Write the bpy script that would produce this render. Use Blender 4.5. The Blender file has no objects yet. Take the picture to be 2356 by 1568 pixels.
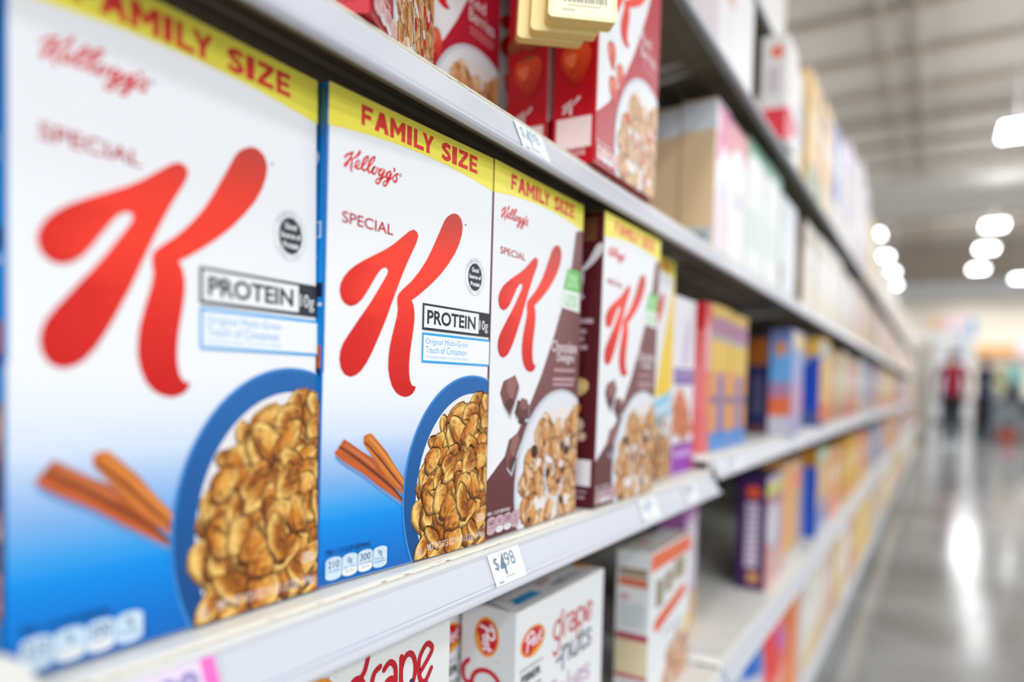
import bpy, bmesh, math, random
from mathutils import Matrix, Vector
from mathutils.geometry import tessellate_polygon
scene = bpy.context.scene
COL = scene.collection
ZC = 0.95            # lens height above the floor; measurements below are relative to the lens
rnd = random.Random(7)

# ------------------------------------------------------------------ colour + materials
def lin(c, g=0.92):
    out = []
    for x in c[:3]:
        x = max(0.0, min(1.0, x / 255.0))
        x = x / 12.92 if x <= 0.04045 else ((x + 0.055) / 1.055) ** 2.4
        out.append(x * g)
    return (out[0], out[1], out[2], 1.0)

def mat(name, rough=0.5, color=None, attr=False, noise=0.0, nscale=60.0, metal=0.0, coat=0.0, spec=0.5, emit=None, estr=0.0, bump=0.0, bscale=200.0):
    m = bpy.data.materials.new(name); m.use_nodes = True
    nt = m.node_tree; N = nt.nodes; L = nt.links
    b = N.get('Principled BSDF')
    b.inputs['Roughness'].default_value = rough
    b.inputs['Metallic'].default_value = metal
    b.inputs['Coat Weight'].default_value = coat
    b.inputs['Coat Roughness'].default_value = 0.25
    b.inputs['Specular IOR Level'].default_value = spec
    if attr:
        a = N.new('ShaderNodeAttribute'); a.attribute_name = 'Col'; src = a.outputs['Color']
    else:
        r = N.new('ShaderNodeRGB'); r.outputs[0].default_value = lin(color); src = r.outputs[0]
    if noise > 0:
        t = N.new('ShaderNodeTexCoord'); n = N.new('ShaderNodeTexNoise'); n.inputs['Scale'].default_value = nscale; n.inputs['Detail'].default_value = 4
        L.new(t.outputs['Object'], n.inputs['Vector'])
        mr = N.new('ShaderNodeMapRange'); mr.inputs['To Min'].default_value = 1 - noise; mr.inputs['To Max'].default_value = 1 + noise
        L.new(n.outputs['Fac'], mr.inputs['Value'])
        mx = N.new('ShaderNodeVectorMath'); mx.operation = 'SCALE'
        L.new(src, mx.inputs[0]); L.new(mr.outputs['Result'], mx.inputs['Scale']); src = mx.outputs['Vector']
    L.new(src, b.inputs['Base Color'])
    if bump > 0:
        t2 = N.new('ShaderNodeTexCoord'); n2 = N.new('ShaderNodeTexNoise'); n2.inputs['Scale'].default_value = bscale; n2.inputs['Detail'].default_value = 2
        bp = N.new('ShaderNodeBump'); bp.inputs['Strength'].default_value = bump; bp.inputs['Distance'].default_value = 0.001
        L.new(t2.outputs['Object'], n2.inputs['Vector']); L.new(n2.outputs['Fac'], bp.inputs['Height']); L.new(bp.outputs['Normal'], b.inputs['Normal'])
    if emit:
        b.inputs['Emission Color'].default_value = lin(emit, 1.0); b.inputs['Emission Strength'].default_value = estr
    return m

M = {}
M['card'] = mat('printed_card', 0.42, attr=True, noise=0.035, nscale=900, coat=0.05, spec=0.34)
M['food'] = mat('printed_food', 0.42, attr=True, noise=0.34, nscale=420, coat=0.05, spec=0.34)
M['bag'] = mat('printed_film', 0.28, attr=True, noise=0.06, nscale=40, coat=0.3, bump=0.5, bscale=60)
M['cream'] = mat('cream_enamel', 0.42, (238, 239, 233), noise=0.04, nscale=25)
M['rail'] = mat('white_plastic_channel', 0.3, (206, 211, 222), noise=0.015, nscale=30, spec=0.5)
M['dark'] = mat('shelf_back', 0.6, (112, 98, 84), noise=0.12, nscale=8)
M['under'] = mat('shaded_underside', 0.5, (120, 108, 90), noise=0.1, nscale=12)  # cream steel made darker; shade is put into the underside colour
M['kick'] = mat('kick_grey', 0.5, (150, 152, 150), noise=0.08, nscale=10)
M['paper'] = mat('tag_paper', 0.5, attr=True, noise=0.02, nscale=300)
M['pad'] = mat('yellow_paper', 0.6, attr=True, noise=0.04, nscale=200)
M['ceil'] = mat('ceiling_deck', 0.85, (190, 183, 174), noise=0.06, nscale=1.2)
M['joist'] = mat('ceiling_joist', 0.8, (186, 174, 160), noise=0.06, nscale=3)
M['duct'] = mat('white_duct', 0.6, (240, 238, 234), noise=0.02, nscale=4)
M['wallw'] = mat('cream_wall', 0.8, (238, 229, 216), noise=0.03, nscale=2)
M['wallu'] = mat('white_wall_band', 0.8, (240, 244, 248), noise=0.02, nscale=2)
M['housing'] = mat('lamp_housing', 0.4, (225, 225, 225))
M['lens'] = mat('lamp_lens', 0.4, (255, 255, 255), emit=(250, 252, 255), estr=30.0)
M['flat'] = mat('painted', 0.5, attr=True, noise=0.05, nscale=20)
M['cloth'] = mat('cloth', 0.85, attr=True, noise=0.12, nscale=60)

def chipped():
    m = mat('chipped_enamel', 0.42, (236, 232, 214)); nt = m.node_tree; N = nt.nodes; L = nt.links
    b = N['Principled BSDF']; t = N.new('ShaderNodeTexCoord'); mp = N.new('ShaderNodeMapping'); mp.inputs['Scale'].default_value = (900, 70, 900)
    n = N.new('ShaderNodeTexNoise'); n.inputs['Scale'].default_value = 1.0; n.inputs['Detail'].default_value = 6
    L.new(t.outputs['Object'], mp.inputs['Vector']); L.new(mp.outputs['Vector'], n.inputs['Vector'])
    r = N.new('ShaderNodeValToRGB'); r.color_ramp.elements[0].position = 0.60; r.color_ramp.elements[0].color = lin((236, 232, 214))
    r.color_ramp.elements[1].position = 0.68; r.color_ramp.elements[1].color = lin((120, 88, 84))
    L.new(n.outputs['Fac'], r.inputs['Fac']); L.new(r.outputs['Color'], b.inputs['Base Color'])
    return m
M['chip'] = chipped()

def concrete():
    m = mat('polished_concrete', 0.16, (184, 184, 182)); nt = m.node_tree; N = nt.nodes; L = nt.links
    b = N['Principled BSDF']; t = N.new('ShaderNodeTexCoord')
    n = N.new('ShaderNodeTexNoise'); n.inputs['Scale'].default_value = 1.3; n.inputs['Detail'].default_value = 5
    r = N.new('ShaderNodeValToRGB'); e = r.color_ramp.elements
    e[0].position = 0.30; e[0].color = lin((130, 129, 126)); e[1].position = 0.58; e[1].color = lin((172, 175, 177))
    n2 = N.new('ShaderNodeTexNoise'); n2.inputs['Scale'].default_value = 6; n2.inputs['Detail'].default_value = 3
    mr = N.new('ShaderNodeMapRange'); mr.inputs['To Min'].default_value = 0.09; mr.inputs['To Max'].default_value = 0.19
    L.new(t.outputs['Object'], n.inputs['Vector']); L.new(t.outputs['Object'], n2.inputs['Vector'])
    L.new(n.outputs['Fac'], r.inputs['Fac']); L.new(r.outputs['Color'], b.inputs['Base Color'])
    L.new(n2.outputs['Fac'], mr.inputs['Value']); L.new(mr.outputs['Result'], b.inputs['Roughness'])
    return m
M['floor'] = concrete()

# ------------------------------------------------------------------ mesh helpers
def link(o, parent=None):
    COL.objects.link(o)
    if parent is not None: o.parent = parent
    return o

def mesh_obj(name, verts, faces, m, parent=None, cols=None, smooth=False):
    me = bpy.data.meshes.new(name); me.from_pydata(verts, [], faces)
    if cols is not None:
        a = me.color_attributes.new('Col', 'FLOAT_COLOR', 'CORNER'); flat = []
        for c in cols:
            for k in c: flat.extend(k)
        a.data.foreach_set('color', flat)
    me.materials.append(M[m] if isinstance(m, str) else m)
    if smooth: me.polygons.foreach_set('use_smooth', [True] * len(me.polygons))
    me.update()
    return link(bpy.data.objects.new(name, me), parent)

def empty(name, mtx, label, cat, group=None):
    o = bpy.data.objects.new(name, None); o.empty_display_size = 0.02; o.matrix_world = mtx
    link(o); tag(o, label, cat, group); return o

def tag(o, label, cat, group=None, kind=None):
    o['label'] = label; o['category'] = cat
    if group: o['group'] = group
    if kind: o['kind'] = kind
    return o

def struct(o):
    o['kind'] = 'structure'; return o

class Art:
    """collects coloured polygons; face 'F' front (u,v), 'S' near side (s,v) s runs back-to-front, 'T' top (u along, s depth from front)"""
    def __init__(self, W=1, H=1, D=1, step=4e-6, base=1.5e-4):
        self.v = []; self.f = []; self.c = []; self.W, self.H, self.D = W, H, D; self.e = base; self.step = step
    def tr(self, face, p):
        u, v = p
        if face == 'F': return (self.e, min(max(u, 0.0004), self.W - 0.0004), min(max(v, 0.0003), self.H - 0.0002))
        if face == 'S': return (min(max(u, 0.0004), self.D - 0.0004) - self.D, -self.e, min(max(v, 0.0003), self.H - 0.0002))
        if face == 'T': return (-min(max(v, 0.0004), self.D - 0.0004), min(max(u, 0.0004), self.W - 0.0004), self.H + 0.0007 + self.e)
        return (self.e, u, v)
    def up(self): self.e += self.step
    def raw(self, face, pts, cols):
        n = len(self.v); self.v += [self.tr(face, p) for p in pts]; self.f.append(tuple(range(n, n + len(pts)))); self.c.append(cols)
    def rect(self, face, u0, v0, u1, v1, c, c2=None):
        a = lin(c); b = lin(c2) if c2 else a
        self.raw(face, [(u0, v0), (u1, v0), (u1, v1), (u0, v1)], [a, a, b, b]); self.up()
    def bands(self, face, u0, u1, stops):
        for (v0, c0), (v1, c1) in zip(stops, stops[1:]):
            self.raw(face, [(u0, v0), (u1, v0), (u1, v1), (u0, v1)], [lin(c0), lin(c0), lin(c1), lin(c1)])
        self.up()
    def poly(self, face, pts, c):
        fn = c if callable(c) else (lambda u, v: c)
        n = len(self.v); self.v += [self.tr(face, p) for p in pts]; cl = [lin(fn(*p)) for p in pts]
        for t in tessellate_polygon([[Vector((p[0], p[1], 0)) for p in pts]]):
            a, b, d = t
            (x0, y0), (x1, y1), (x2, y2) = pts[a], pts[b], pts[d]
            if (x1 - x0) * (y2 - y0) - (x2 - x0) * (y1 - y0) < 0: b, d = d, b
            self.f.append((n + a, n + b, n + d)); self.c.append([cl[a], cl[b], cl[d]])
        self.up()
    def ell(self, face, cu, cv, ru, rv, c, rot=0.0, n=40):
        cr, sr = math.cos(rot), math.sin(rot); p = []
        for i in range(n):
            a = 2 * math.pi * i / n; x, y = ru * math.cos(a), rv * math.sin(a)
            p.append((cu + x * cr - y * sr, cv + x * sr + y * cr))
        fn = c if callable(c) else (lambda u, v: c)
        k = len(self.v); self.v += [self.tr(face, (cu, cv))] + [self.tr(face, q) for q in p]
        cc = lin(fn(cu, cv)); cl = [lin(fn(*q)) for q in p]
        for i in range(n):
            j = (i + 1) % n; self.f.append((k, k + 1 + i, k + 1 + j)); self.c.append([cc, cl[i], cl[j]])
        self.up()
    def ring(self, face, cu, cv, ru, rv, w, c, a0=0.0, a1=2 * math.pi, n=48, rot=0.0):
        pts = []
        for i in range(n + 1):
            a = a0 + (a1 - a0) * i / n; x, y = ru * math.cos(a), rv * math.sin(a)
            pts.append((cu + x * math.cos(rot) - y * math.sin(rot), cv + x * math.sin(rot) + y * math.cos(rot), w))
        self.ribbon(face, pts, c, smooth=False, caps=False)
    def ribbon(self, face, pts, c, smooth=True, caps=True, sub=5):
        if smooth and len(pts) > 2:
            q = []; P = [pts[0]] + list(pts) + [pts[-1]]
            for i in range(1, len(P) - 2):
                for k in range(sub):
                    t = k / sub
                    q.append(tuple(0.5 * (2 * P[i][d] + (P[i + 1][d] - P[i - 1][d]) * t + (2 * P[i - 1][d] - 5 * P[i][d] + 4 * P[i + 1][d] - P[i + 2][d]) * t * t + (3 * P[i][d] - P[i - 1][d] - 3 * P[i + 1][d] + P[i + 2][d]) * t ** 3) for d in range(3)))
            q.append(pts[-1]); pts = q
        cl = lin(c); n0 = len(self.v); L = len(pts)
        for i, p in enumerate(pts):
            a = pts[max(0, i - 1)]; b = pts[min(L - 1, i + 1)]
            dx, dy = b[0] - a[0], b[1] - a[1]; d = math.hypot(dx, dy) or 1.0; h = p[2] / 2
            self.v += [self.tr(face, (p[0] + dy / d * h, p[1] - dx / d * h)), self.tr(face, (p[0] - dy / d * h, p[1] + dx / d * h))]
        for i in range(L - 1):
            a = n0 + 2 * i; self.f.append((a, a + 2, a + 3, a + 1)); self.c.append([cl] * 4)
        self.up()
        if caps:
            for p in (pts[0], pts[-1]): self.ell(face, p[0], p[1], p[2] / 2, p[2] / 2, c, n=14)
    def text(self, face, s, u0, v0, u1, v1, c, off=0.0, rot=0, shear=0.0):
        """lettering fitted to the rectangle; rot=-90 reads downwards"""
        vs, fs = glyphs(s, off, shear); n = len(self.v); fn = c if callable(c) else (lambda u, v: c)
        pts = []
        for x, y in vs:
            if rot == 0: pts.append((u0 + x * (u1 - u0), v0 + y * (v1 - v0)))
            elif rot == -90: pts.append((u0 + y * (u1 - u0), v1 - x * (v1 - v0)))
            else: pts.append((u1 - y * (u1 - u0), v0 + x * (v1 - v0)))
        self.v += [self.tr(face, p) for p in pts]; cl = [lin(fn(*p)) for p in pts]
        for f in fs:
            self.f.append(tuple(n + k for k in f)); self.c.append([cl[k] for k in f])
        self.up()
    def obj(self, name, parent, m='card'):
        o = mesh_obj(name, self.v, self.f, m, parent, self.c); e = self.e
        self.v, self.f, self.c = [], [], []
        return o

_G = {}
def glyphs(s, off, shear):
    k = (s, off, shear)
    if k not in _G:
        c = bpy.data.curves.new('lettering', 'FONT'); c.body = s; c.offset = off; c.shear = shear; c.resolution_u = 4; c.space_line = 0.95
        o = bpy.data.objects.new('lettering', c); COL.objects.link(o)
        me = o.evaluated_get(bpy.context.evaluated_depsgraph_get()).to_mesh()
        vs = [(v.co.x, v.co.y) for v in me.vertices]; fs = [tuple(p.vertices) for p in me.polygons]
        o.evaluated_get(bpy.context.evaluated_depsgraph_get()).to_mesh_clear()
        bpy.data.objects.remove(o); bpy.data.curves.remove(c)
        x0 = min(v[0] for v in vs); x1 = max(v[0] for v in vs); y0 = min(v[1] for v in vs); y1 = max(v[1] for v in vs)
        vs = [((x - x0) / (x1 - x0), (y - y0) / (y1 - y0)) for x, y in vs]
        ff = []
        for f in fs:
            a = 0
            for i in range(len(f)):
                p, q = vs[f[i]], vs[f[(i + 1) % len(f)]]; a += p[0] * q[1] - q[0] * p[1]
            ff.append(f if a > 0 else tuple(reversed(f)))
        _G[k] = (vs, ff)
    return _G[k]

def flakes(A, face, cu, cv, ru, rv, n, seed, pal, size, umax):
    """a printed heap of flakes: ragged blobs, each with a printed shadow rim, a toasted body and a paler lit side"""
    r = random.Random(seed); dark, mid, light = pal
    cells = []; tries = 0
    while len(cells) < n and tries < 60 * n:
        tries += 1; x, y = r.uniform(-1, 1), r.uniform(-1, 1)
        if x * x + y * y < 1 and cu + x * ru < umax + size * 0.5 and cv + y * rv > -size * .5: cells.append((x, y))
    cells.sort(key=lambda p: -math.hypot(*p) + r.uniform(-.45, .45))
    K = 18
    for x, y in cells:
        u, v = cu + x * ru, cv + y * rv
        a = r.uniform(0.62, 1.15) * size; b = a * r.uniform(0.42, 0.8); th = r.uniform(0.5, 2.5); ld = r.uniform(-.6, 1.6); cup = r.random() < .4
        ph = [r.uniform(0, 6.28) for _ in range(4)]
        jit = [1 + .10 * math.sin(2 * t + ph[0]) + .07 * math.sin(3 * t + ph[1]) + .05 * math.sin(7 * t + ph[2]) + r.uniform(-.05, .05) for t in [6.2832 * k / K for k in range(K)]]
        lit = r.uniform(0.0, .9); n0 = len(A.v); pts = [(u, v)]
        cl = [mixc(dark, mid, .55) if cup else mixc(mid, light, lit * .6)]
        for ri, rr in enumerate((0.38, 0.66, 0.88, 0.97, 1.04)):
            for k in range(K):
                t = 2 * math.pi * k / K; q = rr * (1 + (jit[k] - 1) * min(1, rr))
                px, py = a / 2 * q * math.cos(t), b / 2 * q * math.sin(t)
                dx = -.0012 if ri == 4 else 0
                pts.append((u + px * math.cos(th) - py * math.sin(th) + dx, v + px * math.sin(th) + py * math.cos(th) + dx * 1.6))
                sh = 0.5 + 0.5 * math.cos(t + th - ld - (math.pi if cup else 0)); ns = r.uniform(-.28, .28)
                f = lambda w: max(0.0, min(1.0, w))
                if ri == 0: c = mixc(mixc(dark, mid, f(.45 + .5 * sh + ns)), light, f(.15 * lit + ns)) if cup else mixc(mid, light, f(lit * .6 + .3 * sh + ns - .1))
                elif ri == 1: c = mixc(mixc(dark, mid, f(.7 + ns)), light, f(sh * .9 + ns - .2))
                elif ri == 2: c = mixc(mixc(dark, mid, f(.75 + ns)), light, f(sh * 1.1 + ns))
                elif ri == 3: c = mixc(mixc(dark, mid, f(.5 + ns)), light, f(sh * .8 - .1))
                else: c = mixc(dark, (20, 10, 4), .35)
                cl.append(c)
        A.v += [A.tr(face, p) for p in pts]; L = [lin(q) for q in cl]
        for k in range(K):
            j = (k + 1) % K; A.f.append((n0, n0 + 1 + k, n0 + 1 + j)); A.c.append([L[0], L[1 + k], L[1 + j]])
            for ri in range(4):
                p, q = n0 + 1 + ri * K, n0 + 1 + (ri + 1) * K
                A.f.append((p + k, q + k, q + j, p + j)); A.c.append([L[p + k - n0], L[q + k - n0], L[q + j - n0], L[p + j - n0]])
        A.up()

def mixc(a, b, t): return tuple(a[i] + (b[i] - a[i]) * t for i in range(3))

def carton_mesh(W, H, D, front, side, top, ch=0.0012):
    """folded card box: chamfered upright edges, a top closed by two overlapping flaps with the tuck seam"""
    prof = [(-ch, 0), (0, ch), (0, W - ch), (-ch, W), (-D + ch, W), (-D, W - ch), (-D, ch), (-D + ch, 0)]
    cs = [side, front, side, side, side, side, side, side]
    V = []; F = []; C = []
    for z in (0, H):
        V += [(x, y, z) for x, y in prof]
    for i in range(8):
        j = (i + 1) % 8; F.append((i, j, 8 + j, 8 + i)); k = lin(cs[i] if i != 0 else side); C.append([k] * 4)
    F.append(tuple(reversed(range(8)))); C.append([lin(side)] * 8)
    F.append(tuple(range(8, 16))); C.append([lin(mixc(top, (120, 100, 80), .35))] * 8)
    n = len(V); t = 0.0007; x0, x1 = -D * 0.82, 0.0
    V += [(x0, 0.001, H), (x1, 0.001, H), (x1, W - 0.001, H), (x0, W - 0.001, H), (x0, 0.001, H + t), (x1, 0.001, H + t * .6), (x1, W - 0.001, H + t * .6), (x0, W - 0.001, H + t)]
    for q in ((0, 1, 5, 4), (1, 2, 6, 5), (2, 3, 7, 6), (3, 0, 4, 7), (4, 5, 6, 7)):
        F.append(tuple(n + k for k in q)); C.append([lin(top)] * 4)
    return V, F, C

def pose(x, y, z, yaw=0.0, roll=0.0, lean=0.0):
    return Matrix.Translation((x, y, z + ZC)) @ Matrix.Rotation(-yaw, 4, 'Z') @ Matrix.Rotation(roll, 4, 'X') @ Matrix.Rotation(lean, 4, 'Y')

def dup(src, mtx, label):
    r = src.copy(); r.matrix_world = mtx; COL.objects.link(r); r['label'] = label
    for ch in list(src.children):
        c = ch.copy(); COL.objects.link(c); c.parent = r; c.matrix_parent_inverse = ch.matrix_parent_inverse.copy()
        for g in list(ch.children):
            d = g.copy(); COL.objects.link(d); d.parent = c
    return r

mm = 0.001
def sc_(l): return [tuple(c * mm for c in p) for p in l]
K_A = sc_([(74.52,237.54),(78.54,239.28),(82.20,238.30),(83.48,235.43),(81.83,230.68),(78.80,225.29),(73.99,217.02),(69.29,208.00),(65.25,199.63),(61.28,190.93),(57.36,182.34),(53.49,173.43),(49.64,165.90),(45.83,158.45),(41.51,150.65),(36.70,142.94),(31.36,136.97),(27.09,134.24),(22.32,132.99),(17.54,134.57),(14.30,138.87),(13.12,144.01),(13.69,149.21),(15.91,154.51),(19.92,159.99),(24.52,165.58),(29.71,172.13),(35.01,178.38),(39.31,183.79),(43.66,189.70),(47.50,195.21),(50.84,199.86),(53.42,203.60),(54.40,206.29),(53.51,208.11),(51.38,208.39),(48.27,206.92),(45.48,204.16),(42.73,200.44),(38.95,194.95),(35.21,189.53),(30.98,184.11),(26.21,180.33),(21.46,178.79),(16.71,179.89),(13.52,182.96),(12.05,187.54),(12.74,191.97),(15.17,196.66),(19.20,201.21),(24.89,205.67),(32.89,210.56),(41.68,215.26),(50.75,220.12),(58.89,225.34),(66.00,230.91),(71.45,235.21)])
K_B = sc_([(115.06,256.19),(119.31,258.95),(123.22,260.34),(127.40,260.17),(131.27,257.64),(133.30,252.77),(132.52,245.90),(129.79,238.71),(124.91,230.25),(117.91,221.57),(109.65,212.87),(100.86,205.21),(91.62,198.11),(83.88,192.69),(78.19,189.11),(80.23,186.05),(81.44,181.27),(81.63,175.95),(80.86,168.75),(79.25,159.73),(77.88,151.65),(77.27,143.63),(77.49,137.42),(78.58,132.11),(80.37,129.02),(82.36,127.70),(84.69,128.00),(84.00,125.47),(81.89,122.77),(78.73,120.97),(74.30,120.08),(69.25,120.96),(64.85,123.14),(60.80,127.45),(58.06,133.44),(56.63,140.28),(56.73,148.01),(57.69,154.93),(59.83,162.81),(62.01,169.87),(63.87,176.09),(64.66,181.37),(63.87,186.48),(64.00,189.95),(65.50,192.56),(69.71,196.29),(75.84,201.02),(81.43,206.19),(87.09,212.36),(92.82,219.53),(97.94,227.62),(103.09,236.75),(107.67,244.97),(111.64,252.23)])
SCRIPT = [sc_(s) for s in [[(13.88,272.05,1.19),(15.20,273.81,1.40),(17.23,275.34,1.41),(19.29,276.53,1.21),(21.12,277.92,0.51)],
[(20.78,277.47,0.91),(19.35,274.60,1.21),(18.25,272.54,1.41),(16.47,269.95,1.91),(14.92,267.95,2.40),(14.15,266.88,1.69)],
[(26.51,279.79,1.44),(26.20,278.45,2.06),(24.47,276.37,1.54),(22.18,274.14,1.02),(19.75,272.77,0.81)],
[(19.41,272.68,1.21),(20.03,271.43,1.32),(19.75,269.24,1.52),(19.22,267.33,1.52),(19.38,265.79,1.42),(20.46,265.00,0.71)],
[(21.42,268.17,0.61),(22.59,268.48,0.82),(24.22,269.36,0.92),(25.83,271.03,0.93),(26.38,272.61,0.93),(25.28,273.47,1.03),(23.78,271.91,1.13),(23.01,269.93,1.43),(23.54,268.29,1.43),(25.45,268.07,1.13),(27.33,269.10,0.93),(29.20,270.85,0.93),(31.77,273.88,0.94),(33.64,276.73,1.05),(33.84,278.32,1.15),(32.39,277.65,1.26),(30.27,275.27,1.46),(29.04,272.24,1.66),(28.52,269.59,1.76),(30.00,268.36,1.46),(32.16,269.28,1.15),(34.54,271.72,1.05),(37.40,275.02,0.95),(39.55,278.15,1.07),(39.74,279.85,1.07),(38.03,278.83,1.27),(35.64,276.00,1.58),(34.26,272.73,1.68),(33.86,269.91,1.79),(35.14,268.24,1.48),(36.61,268.80,1.06)],
[(36.61,268.80,1.06),(37.79,270.75,1.27),(38.98,272.52,1.28),(40.45,273.64,1.07),(38.51,271.48,1.38),(37.84,269.30,1.59),(39.12,268.17,1.38),(40.83,269.70,1.07),(41.77,271.78,0.97),(42.22,273.37,0.64),(43.76,272.85,0.86),(45.54,272.95,1.08),(47.05,273.80,0.98)],
[(46.80,273.65,0.98),(44.55,271.95,1.62),(43.60,270.05,1.72),(44.41,268.68,1.51),(46.16,269.78,1.19),(47.89,271.89,1.31),(48.87,273.44,1.20)],
[(48.88,273.26,1.31),(47.20,269.48,1.52),(45.51,266.10,1.52),(43.81,263.64,1.29),(42.32,262.82,1.18),(41.03,263.51,0.96),(41.73,265.16,0.97),(43.97,266.64,1.08),(46.49,267.45,1.09),(49.53,269.33,0.98)],
[(54.60,274.08,1.11),(52.02,272.58,1.54),(50.53,270.33,1.76),(51.11,268.79,1.65),(52.90,269.81,1.21),(54.41,271.88,1.33),(55.30,272.86,1.11)],
[(55.44,272.70,1.22),(53.70,269.45,1.55),(51.98,266.02,1.54),(50.49,263.79,1.32),(48.97,262.86,1.20),(47.90,263.72,0.98),(48.62,265.38,0.98),(51.16,267.04,1.10),(53.99,268.58,1.00),(56.57,270.54,0.89),(59.16,272.90,1.01),(61.26,274.38,1.01),(61.69,273.63,0.90)],
[(60.08,273.32,1.12),(60.43,271.13,1.35),(60.10,268.97,1.57),(58.79,268.07,1.46),(57.16,268.81,1.00),(56.59,269.98,0.89)],
[(57.82,276.71,1.56),(58.26,275.69,1.45),(57.24,274.20,0.45)]]]
RED = (226, 30, 40)
def kgrad(u, v):
    t = max(0, min(1, (v - .125) / .07)); c = mixc((206, 18, 16), (250, 58, 36), t)
    if v > .225: c = mixc(c, (206, 60, 46), min(1, (v - .225) / .03))
    if u < .03: c = mixc(c, (206, 18, 16), .6)
    return c

def berry(A, face, cu, cv, w, h, c0, c1, tilt=.25):
    cr, sr = math.cos(tilt), math.sin(tilt)
    P = lambda x, y: (cu + x * w * cr - y * h * sr, cv + x * w * sr + y * h * cr)
    out = [(-.15, .92), (-.55, .95), (-.92, .7), (-1, .3), (-.82, -.2), (-.5, -.68), (-.12, -1), (.14, -.98), (.5, -.62), (.84, -.12), (1, .36), (.88, .74), (.5, .96), (.15, .9)]
    A.poly(face, [P(*p) for p in out], lambda u, v: mixc(c0, c1, max(0, min(1, (v - cv) / h * .5 + .55))))
    A.poly(face, [P(x * .4 - .32, y * .35 + .28) for x, y in out], mixc(c1, (255, 200, 160), .35))
    r = random.Random(9)
    for k in range(16):
        a, q = r.uniform(0, 6.28), math.sqrt(r.random()) * .72; x, y = q * math.cos(a), q * math.sin(a)
        if abs(x) < .8 - .35 * (y < -.3): A.ell(face, *P(x, y), w * .05, h * .055, mixc(c0, (250, 200, 90), .45), n=8)
    for k in range(5):
        a = .4 + k * .58; A.poly(face, [P(math.cos(a) * .15, .82), P(math.cos(a) * .9, .72 + .42 * math.sin(a)), P(math.cos(a + .35) * .2, .9)], (74, 110, 44))

def tabs(A, x0, v0, dx, h, cols, nums, caps, txt=(30, 60, 110), oval=True):
    for i in range(4):
        u0 = x0 + dx * i; u1 = u0 + dx * 0.965; c = cols
        p = []
        for k in range(9): t = math.pi * k / 8; p.append(((u0 + u1) / 2 + (u1 - u0) / 2 * math.cos(t), v0 + h - .0025 + .0025 * math.sin(t)))
        for k in range(9): t = math.pi + math.pi * k / 8; p.append(((u0 + u1) / 2 + (u1 - u0) / 2 * math.cos(t), v0 + .0025 + .0025 * math.sin(t)))
        A.poly('F', p, c)
        w = u1 - u0
        if i in (1, 2) and oval: A.ell('F', (u0 + u1) / 2, v0 + .0032, w * .46, .0028, (244, 246, 248), n=20)
        A.text('F', nums[i], u0 + w * (.14 if i in (0, 2) else .35), v0 + h * .52, u0 + w * (.86 if i in (0, 2) else .65), v0 + h * .84, txt, 0.01)
        A.text('F', caps[i], u0 + w * .12, v0 + h * (.34 if i < 3 else .24), u0 + w * .88, v0 + h * (.45 if i < 3 else .48), txt, 0.0)
        if i in (1, 2) and oval: A.text('F', '3% DV' if i == 1 else '13% DV', u0 + w * .2, v0 + .0023, u0 + w * .8, v0 + .0042, (90, 90, 100))

BL = {'F': [[(0,0),(.3,0),(.3,.37),(.82,.37),(.82,.6),(.3,.6),(.3,.77),(.95,.77),(.95,1),(0,1)]],
 'A': [[(0,0),(.3,0),(.37,.24),(.63,.24),(.7,0),(1,0),(.67,1),(.33,1)]],
 'M': [[(0,0),(.26,0),(.26,.55),(.5,.18),(.74,.55),(.74,0),(1,0),(1,1),(.76,1),(.5,.6),(.24,1),(0,1)]],
 'I': [[(0,0),(1,0),(1,1),(0,1)]], 'L': [[(0,0),(.95,0),(.95,.23),(.32,.23),(.32,1),(0,1)]],
 'Y': [[(.35,0),(.65,0),(.65,.42),(1,1),(.69,1),(.5,.66),(.31,1),(0,1),(.35,.42)]],
 'Z': [[(0,0),(.98,0),(.98,.23),(.4,.23),(.98,.8),(.98,1),(.04,1),(.04,.77),(.58,.77),(0,.2)]],
 'E': [[(0,0),(.95,0),(.95,.22),(.32,.22),(.32,.39),(.85,.39),(.85,.6),(.32,.6),(.32,.78),(.93,.78),(.93,1),(0,1)]]}
def block(A, word, spans, v0, v1, c):
    for chx, (u0, u1) in zip(word, spans):
        if chx == 'S':
            w = (v1 - v0) * .25; X = lambda x: u0 + x * (u1 - u0)
            A.ribbon('F', [(X(.88), v0 + (v1 - v0) * .80, w), (X(.55), v0 + (v1 - v0) * .885, w), (X(.18), v0 + (v1 - v0) * .74, w), (X(.40), v0 + (v1 - v0) * .56, w), (X(.72), v0 + (v1 - v0) * .40, w), (X(.82), v0 + (v1 - v0) * .22, w), (X(.45), v0 + (v1 - v0) * .11, w), (X(.10), v0 + (v1 - v0) * .22, w)], c, caps=False)
        else:
            for p in BL[chx]: A.poly('F', [(u0 + x * (u1 - u0), v0 + y * (v1 - v0)) for x, y in p], c)

def banner(A, W, H, c=(255, 242, 84)):
    pts = [(0, H), (0, .289)]
    for k in range(13):
        t = k / 12; pts.append((W * t, .2885 + .0062 * (1 - (2 * t - 1) ** 2)))
    pts.append((W, H)); A.poly('F', pts, c)
    g = [(.0272, .0376), (.0386, .0523), (.0531, .0680), (.0697, .0746), (.0765, .0877), (.0854, .0977)]
    block(A, 'FAMILY', g, .2971, .3104, (230, 54, 46))
    block(A, 'SIZE', [(.1060, .1178), (.1187, .1244), (.1262, .1380), (.1397, .1506)], .2971, .3104, (230, 54, 46))

def brand(A, fu=lambda p: p, c=RED):
    for s in SCRIPT: A.ribbon('F', [fu(p) for p in s], c, sub=4)

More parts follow.
